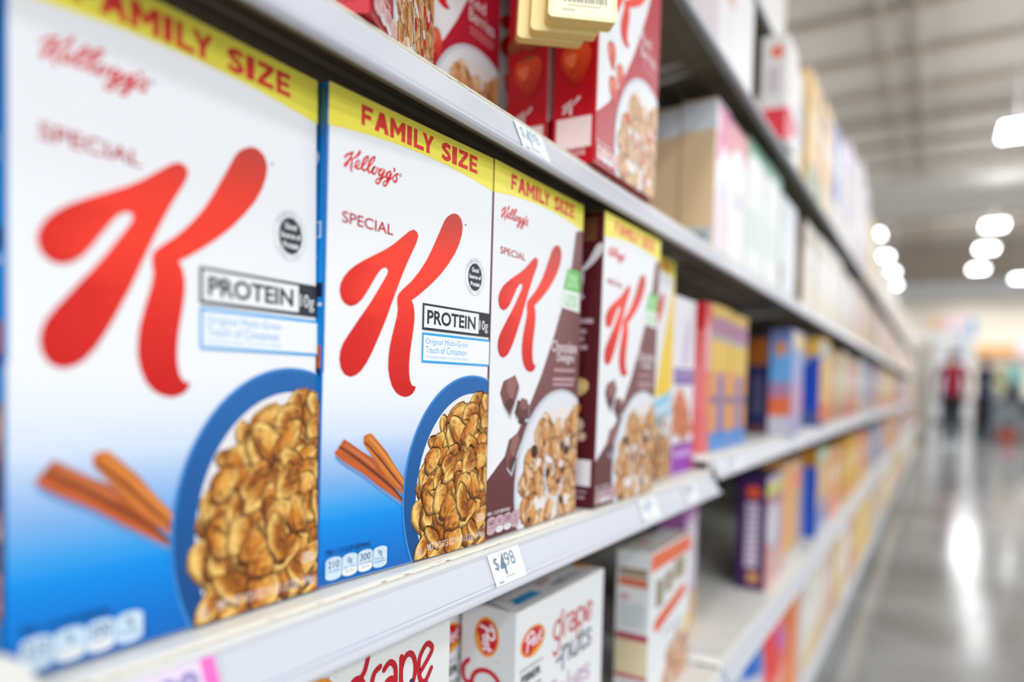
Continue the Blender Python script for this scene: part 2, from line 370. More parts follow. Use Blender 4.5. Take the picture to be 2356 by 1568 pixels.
# ------------------------------------------------------------------ the white boxes with the big red letter
W0, H0, D0 = .172, .315, .050
FAM = 'tall cereal boxes with a big red letter'
def emblem_box(variant, mtx, label):
    W, H, D = W0, (.268 if variant == 'red' else H0), D0
    side = {'blue': (0, 118, 200), 'choc': (84, 22, 30), 'red': (190, 0, 24), 'honey': (244, 206, 40)}[variant]
    main = {'blue': (20, 120, 205), 'choc': (98, 48, 50), 'red': (186, 16, 44), 'honey': (250, 208, 60)}[variant]
    root = empty('cereal_box', mtx, label, 'cereal box', FAM)
    mesh_obj('carton', *(lambda q: (q[0], q[1], 'card', root, q[2]))(carton_mesh(W, H, D, (243, 246, 250), side, (250, 225, 50) if variant != 'red' else (170, 10, 34))))
    A = Art(W, H, D)
    if variant == 'blue':
        A.bands('F', 0, W, [(0, (0, 100, 186)), (.012, (0, 116, 206)), (.028, (0, 132, 226)), (.040, (0, 146, 236)), (.050, (60, 164, 238)), (.064, (120, 178, 236)), (.080, (168, 200, 242)), (.096, (214, 228, 248)), (.115, (234, 241, 250)), (.135, (243, 246, 250))])
        A.obj('front_panel', root)
        banner(A, W, H); A.obj('size_banner', root)
        brand(A); A.ring('F', .0640, .2741, .0008, .0011, .0004, (90, 100, 140), n=16)
        A.obj('brand_lettering', root); A.text('F', 'SPECIAL', .0129, .2312, .0584, .2385, (196, 30, 48), 0.006); A.obj('name_lettering', root)
        A.poly('F', K_A, kgrad); A.poly('F', K_B, kgrad); A.ell('F', .1368, .2545, .0006, .0008, (60, 70, 90), n=10); A.obj('letter_emblem', root)
        A.ring('F', .1501, .2158, .0118, .0147, .00025, (150, 175, 190)); A.ell('F', .1506, .2158, .0087, .0108, (44, 50, 62))
        A.text('F', 'Good', .1462, .2195, .1550, .2232, (245, 248, 250), 0.03); A.text('F', 'Source of', .1430, .2142, .1582, .2176, (245, 248, 250), 0.03); A.text('F', 'Protein', .1450, .2085, .1568, .2120, (245, 248, 250), 0.03)
        for i, chx in enumerate('DESIGNED TO'):
            if chx != ' ':
                a = math.radians(148 - i * 11.5); A.text('F', chx, .1501 + .0103 * math.cos(a) - .0006, .2158 + .0128 * math.sin(a) - .0007, .1501 + .0103 * math.cos(a) + .0006, .2158 + .0128 * math.sin(a) + .0007, (120, 140, 155))
        for i, chx in enumerate('FUEL YOU'):
            if chx != ' ':
                a = math.radians(222 + i * 12); A.text('F', chx, .1501 + .0103 * math.cos(a) - .0006, .2158 + .0128 * math.sin(a) - .0007, .1501 + .0103 * math.cos(a) + .0006, .2158 + .0128 * math.sin(a) + .0007, (120, 140, 155))
        A.obj('round_badge', root)
        dk = (44, 48, 60)
        A.rect('F', .0900, .1692, .1714, .1886, dk); A.rect('F', .0918, .1711, .1567, .1870, (244, 247, 250))
        A.text('F', 'PROTEIN', .0950, .1738, .1526, .1843, dk, 0.03); A.text('F', '10g', .1578, .1722, .1690, .1822, (245, 248, 250), 0.0); A.obj('protein_label', root)
        bl = (44, 168, 238)
        A.rect('F', .0903, .1454, .1718, .1673, bl); A.rect('F', .0918, .1470, .1719, .1655, (244, 247, 250))
        A.text('F', 'Original Multi-Grain', .0940, .1578, .1434, .1634, bl, -0.004); A.text('F', 'Touch of Cinnamon', .0943, .1526, .1418, .1577, bl, -0.004)
        A.text('F', 'Sweetened wheat, rice and soy flakes', .0944, .1482, .1438, .1511, (110, 195, 240), -0.006, shear=0.25); A.obj('flavour_label', root)
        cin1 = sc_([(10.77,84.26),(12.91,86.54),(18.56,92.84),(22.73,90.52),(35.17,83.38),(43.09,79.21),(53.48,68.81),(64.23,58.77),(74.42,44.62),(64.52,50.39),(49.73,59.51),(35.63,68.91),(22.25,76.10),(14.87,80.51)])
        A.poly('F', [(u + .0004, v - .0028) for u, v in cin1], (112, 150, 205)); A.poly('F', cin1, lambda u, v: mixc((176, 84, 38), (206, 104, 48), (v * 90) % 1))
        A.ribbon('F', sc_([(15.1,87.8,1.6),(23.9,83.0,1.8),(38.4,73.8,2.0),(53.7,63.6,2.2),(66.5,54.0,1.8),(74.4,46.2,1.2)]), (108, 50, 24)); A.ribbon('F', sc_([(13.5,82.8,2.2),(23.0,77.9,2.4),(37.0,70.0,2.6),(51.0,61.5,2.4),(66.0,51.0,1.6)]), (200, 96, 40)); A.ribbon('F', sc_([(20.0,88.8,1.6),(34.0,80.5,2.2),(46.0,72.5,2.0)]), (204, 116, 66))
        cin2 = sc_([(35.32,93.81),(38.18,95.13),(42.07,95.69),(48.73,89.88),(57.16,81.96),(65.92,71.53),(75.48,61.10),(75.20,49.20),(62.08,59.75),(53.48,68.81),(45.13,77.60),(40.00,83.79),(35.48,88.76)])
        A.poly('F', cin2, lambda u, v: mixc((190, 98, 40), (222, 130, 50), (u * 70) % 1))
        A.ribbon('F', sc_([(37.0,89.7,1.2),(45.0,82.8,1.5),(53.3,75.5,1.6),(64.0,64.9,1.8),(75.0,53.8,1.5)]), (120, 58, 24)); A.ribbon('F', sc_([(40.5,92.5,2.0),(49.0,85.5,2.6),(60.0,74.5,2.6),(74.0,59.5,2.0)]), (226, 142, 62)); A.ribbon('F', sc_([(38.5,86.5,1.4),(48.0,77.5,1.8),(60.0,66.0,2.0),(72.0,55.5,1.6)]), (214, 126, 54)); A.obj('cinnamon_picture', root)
        A.ell('F', .152, .046, .0785, .0915, (60, 140, 215), n=72); A.ell('F', .1522, .046, .0770, .0900, lambda u, v: mixc((14, 74, 138), (34, 104, 176), max(0, min(1, v / .12))), n=72)
        A.ell('F', .153, .044, .0655, .0790, (236, 234, 236), n=64)
        A.ell('F', .158, .036, .0600, .0760, (88, 46, 18), n=48)
        A.obj('bowl_picture', root); flakes(A, 'F', .158, .034, .0655, .0815, 190, 3, ((72, 32, 8), (202, 118, 32), (252, 212, 122)), .027, W)
        A.obj('cereal_picture', root, 'food')
        A.text('F', 'NET WT 17.5 OZ (1 LB 1.5 OZ)  (496g)', .1001, .0040, .1700, .0106, (225, 228, 235), 0.0, shear=0.1); A.text('F', 'CEREAL', .1592, .0188, .1697, .0250, (225, 228, 235), 0.0)
        A.ring('F', .0919, .0067, .0022, .0029, .0005, (235, 240, 248), n=24); A.text('F', 'U', .0912, .0053, .0926, .0081, (235, 240, 248)); A.obj('weight_lettering', root)
        A.text('F', 'PER 1 1/3 CUP SERVING', .0054, .0195, .0429, .0228, (16, 56, 104), 0.012)
        tabs(A, .0048, .0030, .0136, .0148, (205, 228, 246), ('210', '0g', '300', '9g'), ('CALORIES', 'SAT FAT', 'SODIUM', 'TOTAL\nSUGARS')); A.obj('nutrition_panel', root)
        A.bands('S', 0, D, [(0, (0, 110, 190)), (.13, (0, 140, 222)), (.20, (0, 150, 232)), (.28, (0, 104, 176)), (.292, (46, 96, 110)), (.312, (40, 90, 104))])
        A.ell('S', .034, .266, .011, .007, (228, 236, 244), rot=.5); A.rect('S', .024, .219, .0475, .229, (225, 238, 248)); A.rect('S', .0245, .2198, .0463, .2282, (0, 140, 222))
        A.rect('S', 0, .182, D, .191, (24, 40, 62)); A.rect('S', 0, .1765, D, .1785, (230, 240, 248)); A.rect('S', 0, .205, D * .9, .208, (120, 190, 235))
        A.rect('S', 0, .138, D, .152, (196, 96, 46)); A.rect('S', 0, .133, D, .138, (20, 60, 110))
        A.rect('S', 0, .03, D, .115, (84, 42, 18)); flakes(A, 'S', .03, .07, .03, .045, 26, 5, ((70, 34, 10), (196, 118, 40), (240, 190, 100)), .02, D); A.obj('side_print', root)
    else:
        su, sv, dv = .936, .876, .0371
        def fu(p):
            v = p[1] * sv + dv
            if variant == 'red' and v > .142: v = .142 + (v - .142) * .72
            return (p[0] * su, v) + tuple(p[2:])
        hon = variant == 'honey'
        fo = {'choc': (132, 92, 90), 'red': (190, 20, 46), 'honey': (250, 210, 60)}[variant]
        diag = sc_([(0, 0), (0, 49.8), (28.1, 68.0), (51.4, 89.9), (72.2, 114.5), (91.5, 140.4), (106.3, 164.8), (112.7, 175.3), (129.2, 206.3), (148.7, 252.6), (155.4, 285.3), (172, 290), (172, 0)])
        if not hon:
            A.poly('F', diag, lambda u, v: mixc(main, mixc(main, (200, 150, 150), .35 if variant == 'choc' else .1), max(0, min(1, (v - .03) / .12)))); A.obj('front_panel', root)
        else:
            A.poly('F', sc_([(92, 118), (172, 118), (172, 300), (150, 250)]), (252, 214, 66)); A.poly('F', sc_([(0, 92), (172, 128), (172, 92), (0, 38)]), (150, 214, 242)); A.poly('F', sc_([(0, 80), (172, 112), (172, 104), (0, 70)]), (214, 236, 248)); A.obj('front_panel', root)
        if variant != 'red':
            banner(A, W, H); A.obj('size_banner', root)
        brand(A, fu); A.obj('brand_lettering', root); q = fu((0, .2357))[1]; A.text('F', 'SPECIAL', .0125, q - .003, .0550, q + .003, (196, 30, 48), 0.006); A.obj('name_lettering', root)
        A.poly('F', [fu(p) for p in K_A], kgrad); A.poly('F', [fu(p) for p in K_B], kgrad); A.obj('letter_emblem', root)
        if variant == 'choc':
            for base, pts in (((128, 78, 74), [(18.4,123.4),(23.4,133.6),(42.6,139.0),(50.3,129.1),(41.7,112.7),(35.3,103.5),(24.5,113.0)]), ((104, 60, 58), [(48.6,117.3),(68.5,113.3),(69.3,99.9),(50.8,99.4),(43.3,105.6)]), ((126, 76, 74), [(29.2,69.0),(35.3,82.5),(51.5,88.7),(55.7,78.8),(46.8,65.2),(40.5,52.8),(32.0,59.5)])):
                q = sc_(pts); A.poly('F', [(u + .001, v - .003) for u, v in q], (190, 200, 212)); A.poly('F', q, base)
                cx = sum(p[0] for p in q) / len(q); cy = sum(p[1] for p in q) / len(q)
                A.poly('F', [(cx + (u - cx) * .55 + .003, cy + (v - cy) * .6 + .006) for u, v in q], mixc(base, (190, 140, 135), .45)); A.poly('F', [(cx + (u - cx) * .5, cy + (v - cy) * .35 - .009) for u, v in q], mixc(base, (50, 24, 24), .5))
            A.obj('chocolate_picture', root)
            A.poly('F', sc_([(131, 225), (139, 246), (168, 247), (168, 225)]), (110, 200, 100)); A.poly('F', sc_([(126, 207), (131, 225), (168, 225), (168, 205)]), (240, 246, 244)); A.text('F', '20%', .138, .228, .163, .242, (190, 236, 186), 0.02); A.text('F', 'LESS', .134, .209, .162, .221, (150, 215, 150), 0.02); A.obj('claim_badge', root)
            A.text('F', 'Chocolate', .1100, .1630, .1650, .1740, (240, 228, 232), 0.012); A.text('F', 'Delight', .1215, .1515, .1600, .1620, (240, 228, 232), 0.012); A.rect('F', .116, .1440, .162, .1468, (196, 158, 164)); A.rect('F', .114, .1350, .162, .1378, (200, 164, 170)); A.rect('F', .114, .1300, .160, .1325, (200, 164, 170)); A.obj('flavour_label', root)
        elif variant == 'red':
            for cu, cv in ((.034, .118), (.058, .104), (.040, .085)):
                berry(A, 'F', cu, cv, .0105, .0145, (206, 34, 36), (238, 110, 84))
            A.obj('strawberry_picture', root)
            A.text('F', 'Red', .1120, .1660, .1420, .1790, (246, 226, 230), 0.008); A.text('F', 'Berries', .1120, .1500, .1600, .1640, (246, 226, 230), 0.008); A.rect('F', .114, .1420, .160, .1444, (226, 130, 140)); A.rect('F', .114, .1370, .158, .1392, (226, 130, 140)); A.obj('flavour_label', root)
        if not hon:
            A.ell('F', .132, .036, .0860, .0905, (206, 212, 224), n=64); A.ell('F', .134, .035, .0835, .0880, (232, 236, 242), n=64); A.ell('F', .134, .030, .0745, .0790, (240, 232, 228), n=56)
            A.obj('bowl_picture', root); flakes(A, 'F', .134, .024, .074, .080, 105, 11, ((146, 84, 40), (218, 152, 86), (248, 222, 184)), .027, W)
            r = random.Random(4)
            for k in range(26):
                a = r.uniform(0, 6.28); q = math.sqrt(r.random()); u, v = .134 + .068 * q * math.cos(a), .03 + .07 * q * math.sin(a)
                if v > .004: A.ell('F', u, v, r.uniform(.003, .007), r.uniform(.003, .008), ((58, 30, 26) if variant == 'choc' else (206, 24, 30)) if k % 2 else (242, 236, 236), rot=r.uniform(0, 3), n=12)
            A.ring('F', .122, .050, .020, .030, .003, (222, 226, 236), 2.6, 5.9); A.obj('cereal_picture', root, 'food')
            lt = (206, 172, 184) if variant == 'choc' else (240, 196, 200)
            A.text('F', 'PER 1 CUP SERVING', .0025, .0205, .0388, .0236, (240, 232, 236), 0.012); tabs(A, .0024, .0040, .0133, .0152, lt, ('160', '1g', '250', '11g'), ('CALORIES', 'SAT FAT', 'SODIUM', 'TOTAL\nSUGARS'), (74, 36, 44)); A.obj('nutrition_panel', root)
        else:
            A.rect('F', 0, 0, W, .05, (140, 84, 40)); flakes(A, 'F', .086, .035, .1, .06, 90, 12, ((110, 58, 22), (206, 140, 74), (246, 214, 160)), .027, W); A.obj('cereal_picture', root, 'food')
        # near side panel
        if variant == 'choc':
            A.rect('S', .012, .284, .042, .309, (116, 70, 40)); A.poly('S', [(.020 + (u - .06) * .42, .252 + (v - .19) * .42) for u, v in K_B], (232, 226, 232)); A.poly('S', [(.014 + (u - .06) * .3, .262 + (v - .19) * .3) for u, v in K_A], (190, 160, 170))
            for k, (v, w) in enumerate(((.197, .034), (.186, .026), (.178, .024), (.169, .028))): A.rect('S', .008, v, .008 + w, v + .005, (186, 156, 164))
            for cu, cv, ru, rv, c in ((.024, .128, .016, .010, (214, 178, 118)), (.018, .104, .014, .008, (210, 140, 60)), (.026, .088, .010, .008, (206, 180, 150)), (.033, .076, .006, .005, (200, 160, 140)), (.02, .145, .012, .008, (60, 20, 20))):
                A.ell('S', cu, cv, ru, rv, c, rot=.3); A.ell('S', cu, cv, ru * .6, rv * .5, mixc(c, (250, 236, 200), .4), rot=.5)
            A.poly('S', [(.012 + (u - .03) * .16, .060 + (v - .19) * .16) for u, v in K_A], (222, 208, 214)); A.poly('S', [(.012 + (u - .03) * .16, .060 + (v - .19) * .16) for u, v in K_B], (222, 208, 214))
            A.rect('S', .010, .0235, .046, .0515, (234, 226, 232)); A.rect('S', .012, .016, .042, .0185, (170, 140, 150)); A.rect('S', .012, .0095, .040, .0125, (180, 150, 160)); A.obj('side_print', root)
        elif variant == 'red':
            for cu, cv, s in ((.027, .100, 1.0),):
                berry(A, 'S', cu, cv, .0175, .0215, (176, 26, 10), (236, 84, 36), .15)
            for k in range(7): A.ell('S', .010 + .006 * k, .136 + .009 * (k % 3), .010, .008, mixc((150, 70, 40), (206, 150, 90), (k * .37) % 1), rot=k)
            for o in (K_A, K_B): A.poly('S', [(.010 + u * .17, .050 + (v - .12) * .13) for u, v in o], (236, 204, 208))
            A.rect('S', .006, .016, .046, .047, (238, 218, 218)); A.text('S', 'SAN CODE', .004, .0080, .040, .0125, (240, 200, 204), 0.02); A.text('S', 'CAMERA OR', .004, .0140, .040, .0180, (240, 200, 204), 0.02); A.obj('side_print', root)
    return root

DA = -.1330      # main shelf deck
blue = emblem_box('blue', pose(-.3297, .3165, DA + .0009, .060, -.0047, .001) @ Matrix.Diagonal((1, 1.011, 1, 1)), 'sharply focused white and blue cereal box with yellow banner, cinnamon sticks and crisp lettering')
dup(blue, pose(-.3292, .1428, DA + .0012, 0, -.0021, -.0214), 'white and blue cereal box with yellow banner, out of focus, above a pink price tag')
choc = emblem_box('choc', pose(-.3201, .4919, DA, -.010, .0049, .0072) @ Matrix.Diagonal((1, 1.009, 1, 1)), 'white and brown cereal box with chocolate chunks, touching the sharp blue box')
dup(choc, pose(-.3109, .6880, DA + .0004, .0051, -.0043, .0122), 'white and brown chocolate cereal box whose whole brown side panel shows')
honey = emblem_box('honey', pose(-.340, .8625, DA) @ Matrix.Diagonal((1, .93, 1, 1)), 'white cereal box with yellow top and pale blue wave beside the brown side panel box')
DU = .2238       # shelf above
red = emblem_box('red', pose(-.3058, .3290, DU, -.442), 'red and white cereal box turned askew, one corner overhanging the shelf edge')
dup(red, pose(-.430, .496, DU), 'red and white berry cereal box set back behind the askew box')
dup(red, pose(-.440, .672, DU), 'red and white berry box third in depth, mostly hidden behind strawberry side panels')
dup(red, pose(-.362, .658, DU), 'red and white berry box directly behind the one at the shelf edge')
dup(red, pose(-.305, .655, DU, 0, 0, .01), 'red and white berry box at the shelf edge below the yellow coupon pad')

# ------------------------------------------------------------------ grape boxes on the shelf below
def post_logo(A, face, cu, cv, a, b, rot):
    A.ell(face, cu, cv, a, b, (240, 150, 30), rot=rot); A.ell(face, cu, cv, a * .86, b * .86, (206, 20, 44), rot=rot)
    cr, s_ = math.cos(rot), math.sin(rot)
    def w(x, y): return (cu + x * a * cr - y * b * s_, cv + x * a * s_ + y * b * cr)
    A.poly(face, [w(-.2, -.82), (w(.2, -.84)), w(.55, -.66), w(.8, -.35), w(.4, -.5), w(0, -.66)], (246, 176, 30))
    k = min(a, b)
    def S(p, wd): A.ribbon(face, [w(x, y) + (wd * k,) for x, y in p], (250, 240, 246), sub=4)
    S([(-.62, .32), (-.4, .55), (-.05, .62), (.08, .35), (-.12, .08), (-.36, .02)], .17); S([(-.36, .58), (-.4, .1), (-.5, -.5)], .19)
    S([(.05, .1), (-.08, -.1), (.0, -.3), (.15, -.15), (.1, .08), (.22, .02)], .14); S([(.42, .15), (.28, .08), (.4, -.1), (.36, -.3), (.22, -.26)], .14)
    S([(.62, .42), (.56, -.05), (.6, -.25), (.7, -.18)], .14); S([(.5, .16), (.74, .2)], .11)

def grape_word(A, face, word, u0, vb, xh, sx, w, c, rot=0, piv=(0, 0)):
    def P(x, y, wd=w):
        U, V = u0 + x * sx, vb + y * xh
        if rot: U, V = piv[0] + (V - piv[1]), piv[1] - (U - piv[0])
        return (U, V, wd)
    def arc(cx, cy, rx, ry, a0, a1, n=18): return [P(cx + rx * math.cos(math.radians(a0 + (a1 - a0) * i / n)), cy + ry * math.sin(math.radians(a0 + (a1 - a0) * i / n))) for i in range(n + 1)]
    x = 0
    R = lambda pts: A.ribbon(face, pts, c, smooth=False)
    for chx in word:
        if chx == 'g':
            R(arc(x + .4, .5, .38, .46, 0, 360, 28)); A.ribbon(face, [P(x + .55, .92), P(x + .75, 1.05), P(x + .9, 1.35)], c); A.ribbon(face, [P(x + .55, .06), P(x + .62, -.2), P(x + .5, -.62), P(x + .2, -.72), P(x + .02, -.55)], c); x += .98
        elif chx == 'r':
            A.ribbon(face, [P(x + .08, -.02), P(x + .08, .55), P(x + .2, .88), P(x + .46, .98)], c); x += .56
        elif chx == 'a':
            A.ribbon(face, [P(x + .1, .86), P(x + .36, .97), P(x + .62, .8), P(x + .66, .4), P(x + .66, 0)], c); R(arc(x + .37, .28, .3, .28, 0, 360, 22)); x += .86
        elif chx == 'p':
            R([P(x + .06, -.62), P(x + .06, .96)]); R(arc(x + .42, .5, .37, .46, 0, 360, 28)); x += .92
        elif chx == 'e':
            A.ribbon(face, [P(x + .1, .3), P(x + .74, .72), P(x + .66, .92), P(x + .42, .97), P(x + .12, .75), P(x + .05, .45), P(x + .16, .12), P(x + .42, .02), P(x + .74, .28)], c); x += .9
        elif chx == '-':
            R([P(x, .35), P(x + .35, .45)]); x += .48
        elif chx == 'n':
            R([P(x + .06, -.3), P(x + .06, .96)]); A.ribbon(face, [P(x + .06, .6), P(x + .3, .94), P(x + .58, .8), P(x + .62, .4), P(x + .62, 0)], c); x += .82
        elif chx == 'u':
            A.ribbon(face, [P(x + .06, .96), P(x + .06, .35), P(x + .2, .04), P(x + .46, .06), P(x + .6, .4)], c); R([P(x + .62, .96), P(x + .62, 0)]); x += .82
        elif chx == 't':
            A.ribbon(face, [P(x + .16, 1.3), P(x + .16, .25), P(x + .3, .02), P(x + .46, .06)], c); R([P(x, .9), P(x + .42, .94)]); x += .56
        elif chx == 's':
            A.ribbon(face, [P(x + .52, .84), P(x + .3, .97), P(x + .08, .78), P(x + .3, .52), P(x + .52, .26), P(x + .3, .03), P(x + .04, .16)], c); x += .6
        elif chx == 'f':
            A.ribbon(face, [P(x + .5, 1.5), P(x + .25, 1.4), P(x + .18, 1.0), P(x + .12, 0)], c); R([P(x, .9), P(x + .4, .95)]); x += .5
        elif chx == 'l': R([P(x + .1, 0), P(x + .16, 1.5)]); x += .3
        elif chx == 'k':
            R([P(x + .06, 0), P(x + .1, 1.5)]); R([P(x + .5, .9), P(x + .1, .42), P(x + .55, 0)]); x += .66

GR, NV, PU = (196, 14, 36), (44, 40, 104), (170, 100, 170)
DG = -.4544
def grape_side(root, W, H, D):
    A = Art(W, H, D)
    post_logo(A, 'S', D - .0335, H - .0290, .0195, .0142, -1.571); A.ell('S', D - .020, H - .0500, .0007, .0007, (60, 60, 60), n=10); A.obj('side_logo', root)
    # letters drawn sideways: text axis runs down the panel
    def put(pts, w=.0048):
        A.ribbon('S', [(D - .056 + y * .036, H - .0535 - x * .040, w) for x, y in pts], GR, sub=4)
    circ = lambda cx, cy, rx, ry, n=24: [(cx + rx * math.cos(6.2832 * i / n), cy + ry * math.sin(6.2832 * i / n)) for i in range(n + 1)]
    put(circ(.55, .62, .34, .44)); put([(.55, .18), (.62, .02), (.50, -.10), (.22, -.10), (.05, .06)])
    put([(1.05, 0.15), (1.05, .7), (1.2, 1.0), (1.4, 1.05)]); put(circ(1.85, .6, .3, .42)); A.obj('side_lettering', root)

def grape_box2(mtx, label):
    W, H, D = .2033, .2354, .064
    root = empty('cereal_box', mtx, label, 'cereal box', 'white flake boxes with round red logos')
    mesh_obj('carton', *(lambda q: (q[0], q[1], 'card', root, q[2]))(carton_mesh(W, H, D, (238, 241, 243), (222, 224, 226), (246, 248, 248))))
    A = Art(W, H, D)
    post_logo(A, 'F', .0325, H - .0353, .0245, .0150, .05); A.ring('F', .0590, H - .0195, .0008, .0008, .0003, (110, 110, 110), n=12); A.obj('round_logo', root)
    grape_word(A, 'F', 'grape', .0765, H - .0500, .0205, .0228, .0036, GR); grape_word(A, 'F', '-nuts', .0850, H - .0800, .0190, .0262, .0034, NV)
    grape_word(A, 'F', 'flakes', .0660, H - .1180, .0170, .0270, .0022, PU); A.obj('product_lettering', root)
    A.text('F', 'GOOD SOURCE OF', .0070, H - .0600, .0530, H - .0578, (60, 66, 70), 0.01); A.text('F', 'FIBER', .0105, H - .0725, .0500, H - .0640, (46, 54, 52), 0.03)
    A.text('F', 'LOW FAT', .0105, H - .0860, .0500, H - .0790, (46, 54, 52), 0.03); A.obj('claim_lettering', root)
    grape_side(root, W, H, D)
    A.rect('T', .018, .0115, .070, .0245, (40, 164, 232)); A.text('T', 'whole grain', .040, .014, .066, .018, (150, 210, 245))
    A.text('T', 'grape', .092, .024, .120, .034, (226, 90, 110), 0.0); A.text('T', 'nuts', .104, .012, .128, .022, (110, 110, 160), 0.0); A.text('T', 'flakes', .126, .012, .172, .024, (200, 170, 210), 0.0)
    A.ell('T', .198, .028, .010, .012, (240, 160, 70)); A.obj('top_print', root)
    V = []; F = []; C = []      # the tuck flap that stands a little proud
    n = 8
    for i in range(n + 1):
        t = i / n; x = -D * (.06 + .9 * t); z = H + .0007 + .0055 * math.sin(math.pi * t * .75)
        V += [(x, -.0006, z), (x, .030, H + .0008)]
    for i in range(n): F.append((2 * i, 2 * i + 1, 2 * i + 3, 2 * i + 2)); C.append([lin((236, 238, 238))] * 4)
    mesh_obj('tuck_flap', V, F, 'card', root, C)
    return root
g2 = grape_box2(pose(-.335, .575, DG), 'white flake cereal box under the white price tag, its top panel with blue patch showing')
dup(g2, pose(-.4055, .530, DG), 'white flake cereal box behind the blue-patched one, only a dark sliver of its front showing')
def nuts_box(mtx, label):
    W, H, D = .200, .282, .050
    root = empty('cereal_box', mtx, label, 'cereal box', 'white flake boxes with round red logos')
    mesh_obj('carton', *(lambda q: (q[0], q[1], 'card', root, q[2]))(carton_mesh(W, H, D, (238, 241, 240), (224, 228, 230), (246, 248, 248))))
    A = Art(W, H, D); y0 = .268
    post_logo(A, 'F', .0480, .2400, .026, .022, .1); A.ring('F', .0640, H - .0245, .0012, .0012, .0004, (90, 90, 100), n=14); A.obj('round_logo', root)
    grape_word(A, 'F', 'grape', .0812, H - .0625, .0300, .0230, .0046, GR); grape_word(A, 'F', 'nuts', .105, H - .0900, .026, .0250, .0046, NV); A.obj('product_lettering', root)
    for k in range(24): A.ell('F', .0705, H - .0150 - .0035 * k, .0004, .0004, (90, 92, 96), n=8)
    A.obj('perforation', root)
    return root
nuts_box(pose(-.335, .268, DG + .0004), 'white flake cereal box low under the shelf edge, dotted line beside its red lettering')

# ------------------------------------------------------------------ generic cartons
def gbox(label, x, y, z, W, H, D=.05, front=(240, 240, 240), side=None, top=None, F=(), S=(), yaw=0.0, lean=0.0, name='cereal_box', cat='cereal box', group=None, split=True, m='card', T=()):
    """F / S: printed pieces in fractions of the face: ('r',u0,v0,u1,v1,col) ('e',u,v,ru,rv,col) ('p',pts,col) ('f',u,v,ru,rv,n,pal)"""
    side = side or mixc(front, (60, 60, 60), .15); top = top or front
    V, Fc, C = carton_mesh(W, H, D, front, side, top)
    A = Art(W, H, D)
    def draw(face, items, w, h):
        for i in items:
            if i[0] == 'r': A.rect(face, i[1] * w, i[2] * h, i[3] * w, i[4] * h, i[5], i[6] if len(i) > 6 else None)
            elif i[0] == 'e': A.ell(face, i[1] * w, i[2] * h, i[3] * w, i[4] * h, i[5], n=24)
            elif i[0] == 'p': A.poly(face, [(a * w, b * h) for a, b in i[1]], i[2])
            elif i[0] == 'f': flakes(A, face, i[1] * w, i[2] * h, i[3] * w, i[4] * h, i[5], 21, i[6], .03, w)
    if split:
        root = mesh_obj(name, V, Fc, m, None, C)
        if F: draw('F', F, W, H); A.obj('front_print', root, m)
        if S: draw('S', S, D, H); A.obj('side_print', root, m)
        if T: draw('T', T, W, D); A.obj('top_print', root, m)
    else:
        draw('F', F, W, H); draw('S', S, D, H)
        n = len(V); root = mesh_obj(name, V + A.v, Fc + [tuple(k + n for k in f) for f in A.f], m, None, C + A.c)
    root.matrix_world = pose(x, y, z, yaw, 0, lean); tag(root, label, cat, group)
    return root
TAN = ((120, 70, 34), (206, 146, 84), (244, 214, 166))
OLDG = 'cereal boxes along the aisle'
# main shelf, rest of the first section
gbox('tall orange-topped cereal box hidden deep behind the purple and white one', -.455, 1.03, DA, .10, .30, front=(196, 130, 40), F=[('r', 0, .85, 1, 1, (214, 170, 40)), ('r', 0, .6, 1, .72, (150, 60, 20))], group=OLDG)
gbox('white cereal box with purple lettering and purple foot at the end of its shelf', -.340, 1.0265, DA, .114, .268, front=(238, 240, 246), side=(232, 228, 240), F=[('r', 0, 0, 1, .19, (150, 52, 176)), ('r', .1, .09, .95, .13, (196, 150, 214)), ('r', .0, .17, .9, .22, (232, 226, 238)), ('p', [(0, .22), (.95, .22), (.6, .42), (.3, .5), (0, .40)], (222, 130, 90)), ('f', .4, .3, .35, .1, 16, ((150, 60, 30), (222, 120, 70), (244, 180, 140))), ('r', .02, .52, .9, .60, (150, 130, 190)), ('r', .05, .505, .85, .525, (120, 80, 170)), ('p', [(.35, .62), (.6, .62), (.72, .86), (.55, .9), (.4, .75)], (216, 204, 232)), ('r', .9, 0, 1, 1, (226, 96, 104))], group=OLDG)
gbox('red cereal box squeezed in after the purple-footed white one', -.330, 1.1535, -.1094, .034, .248, front=(232, 110, 112), side=(230, 122, 124), top=(214, 20, 34), S=[('r', 0, .82, 1, 1, (208, 24, 36)), ('r', .2, .3, .8, .6, (238, 170, 170))], F=[('r', 0, .9, 1, 1, (216, 22, 36)), ('r', 0, .25, 1, .5, (240, 130, 110)), ('r', .3, .55, .9, .85, (238, 190, 200))], group=OLDG)
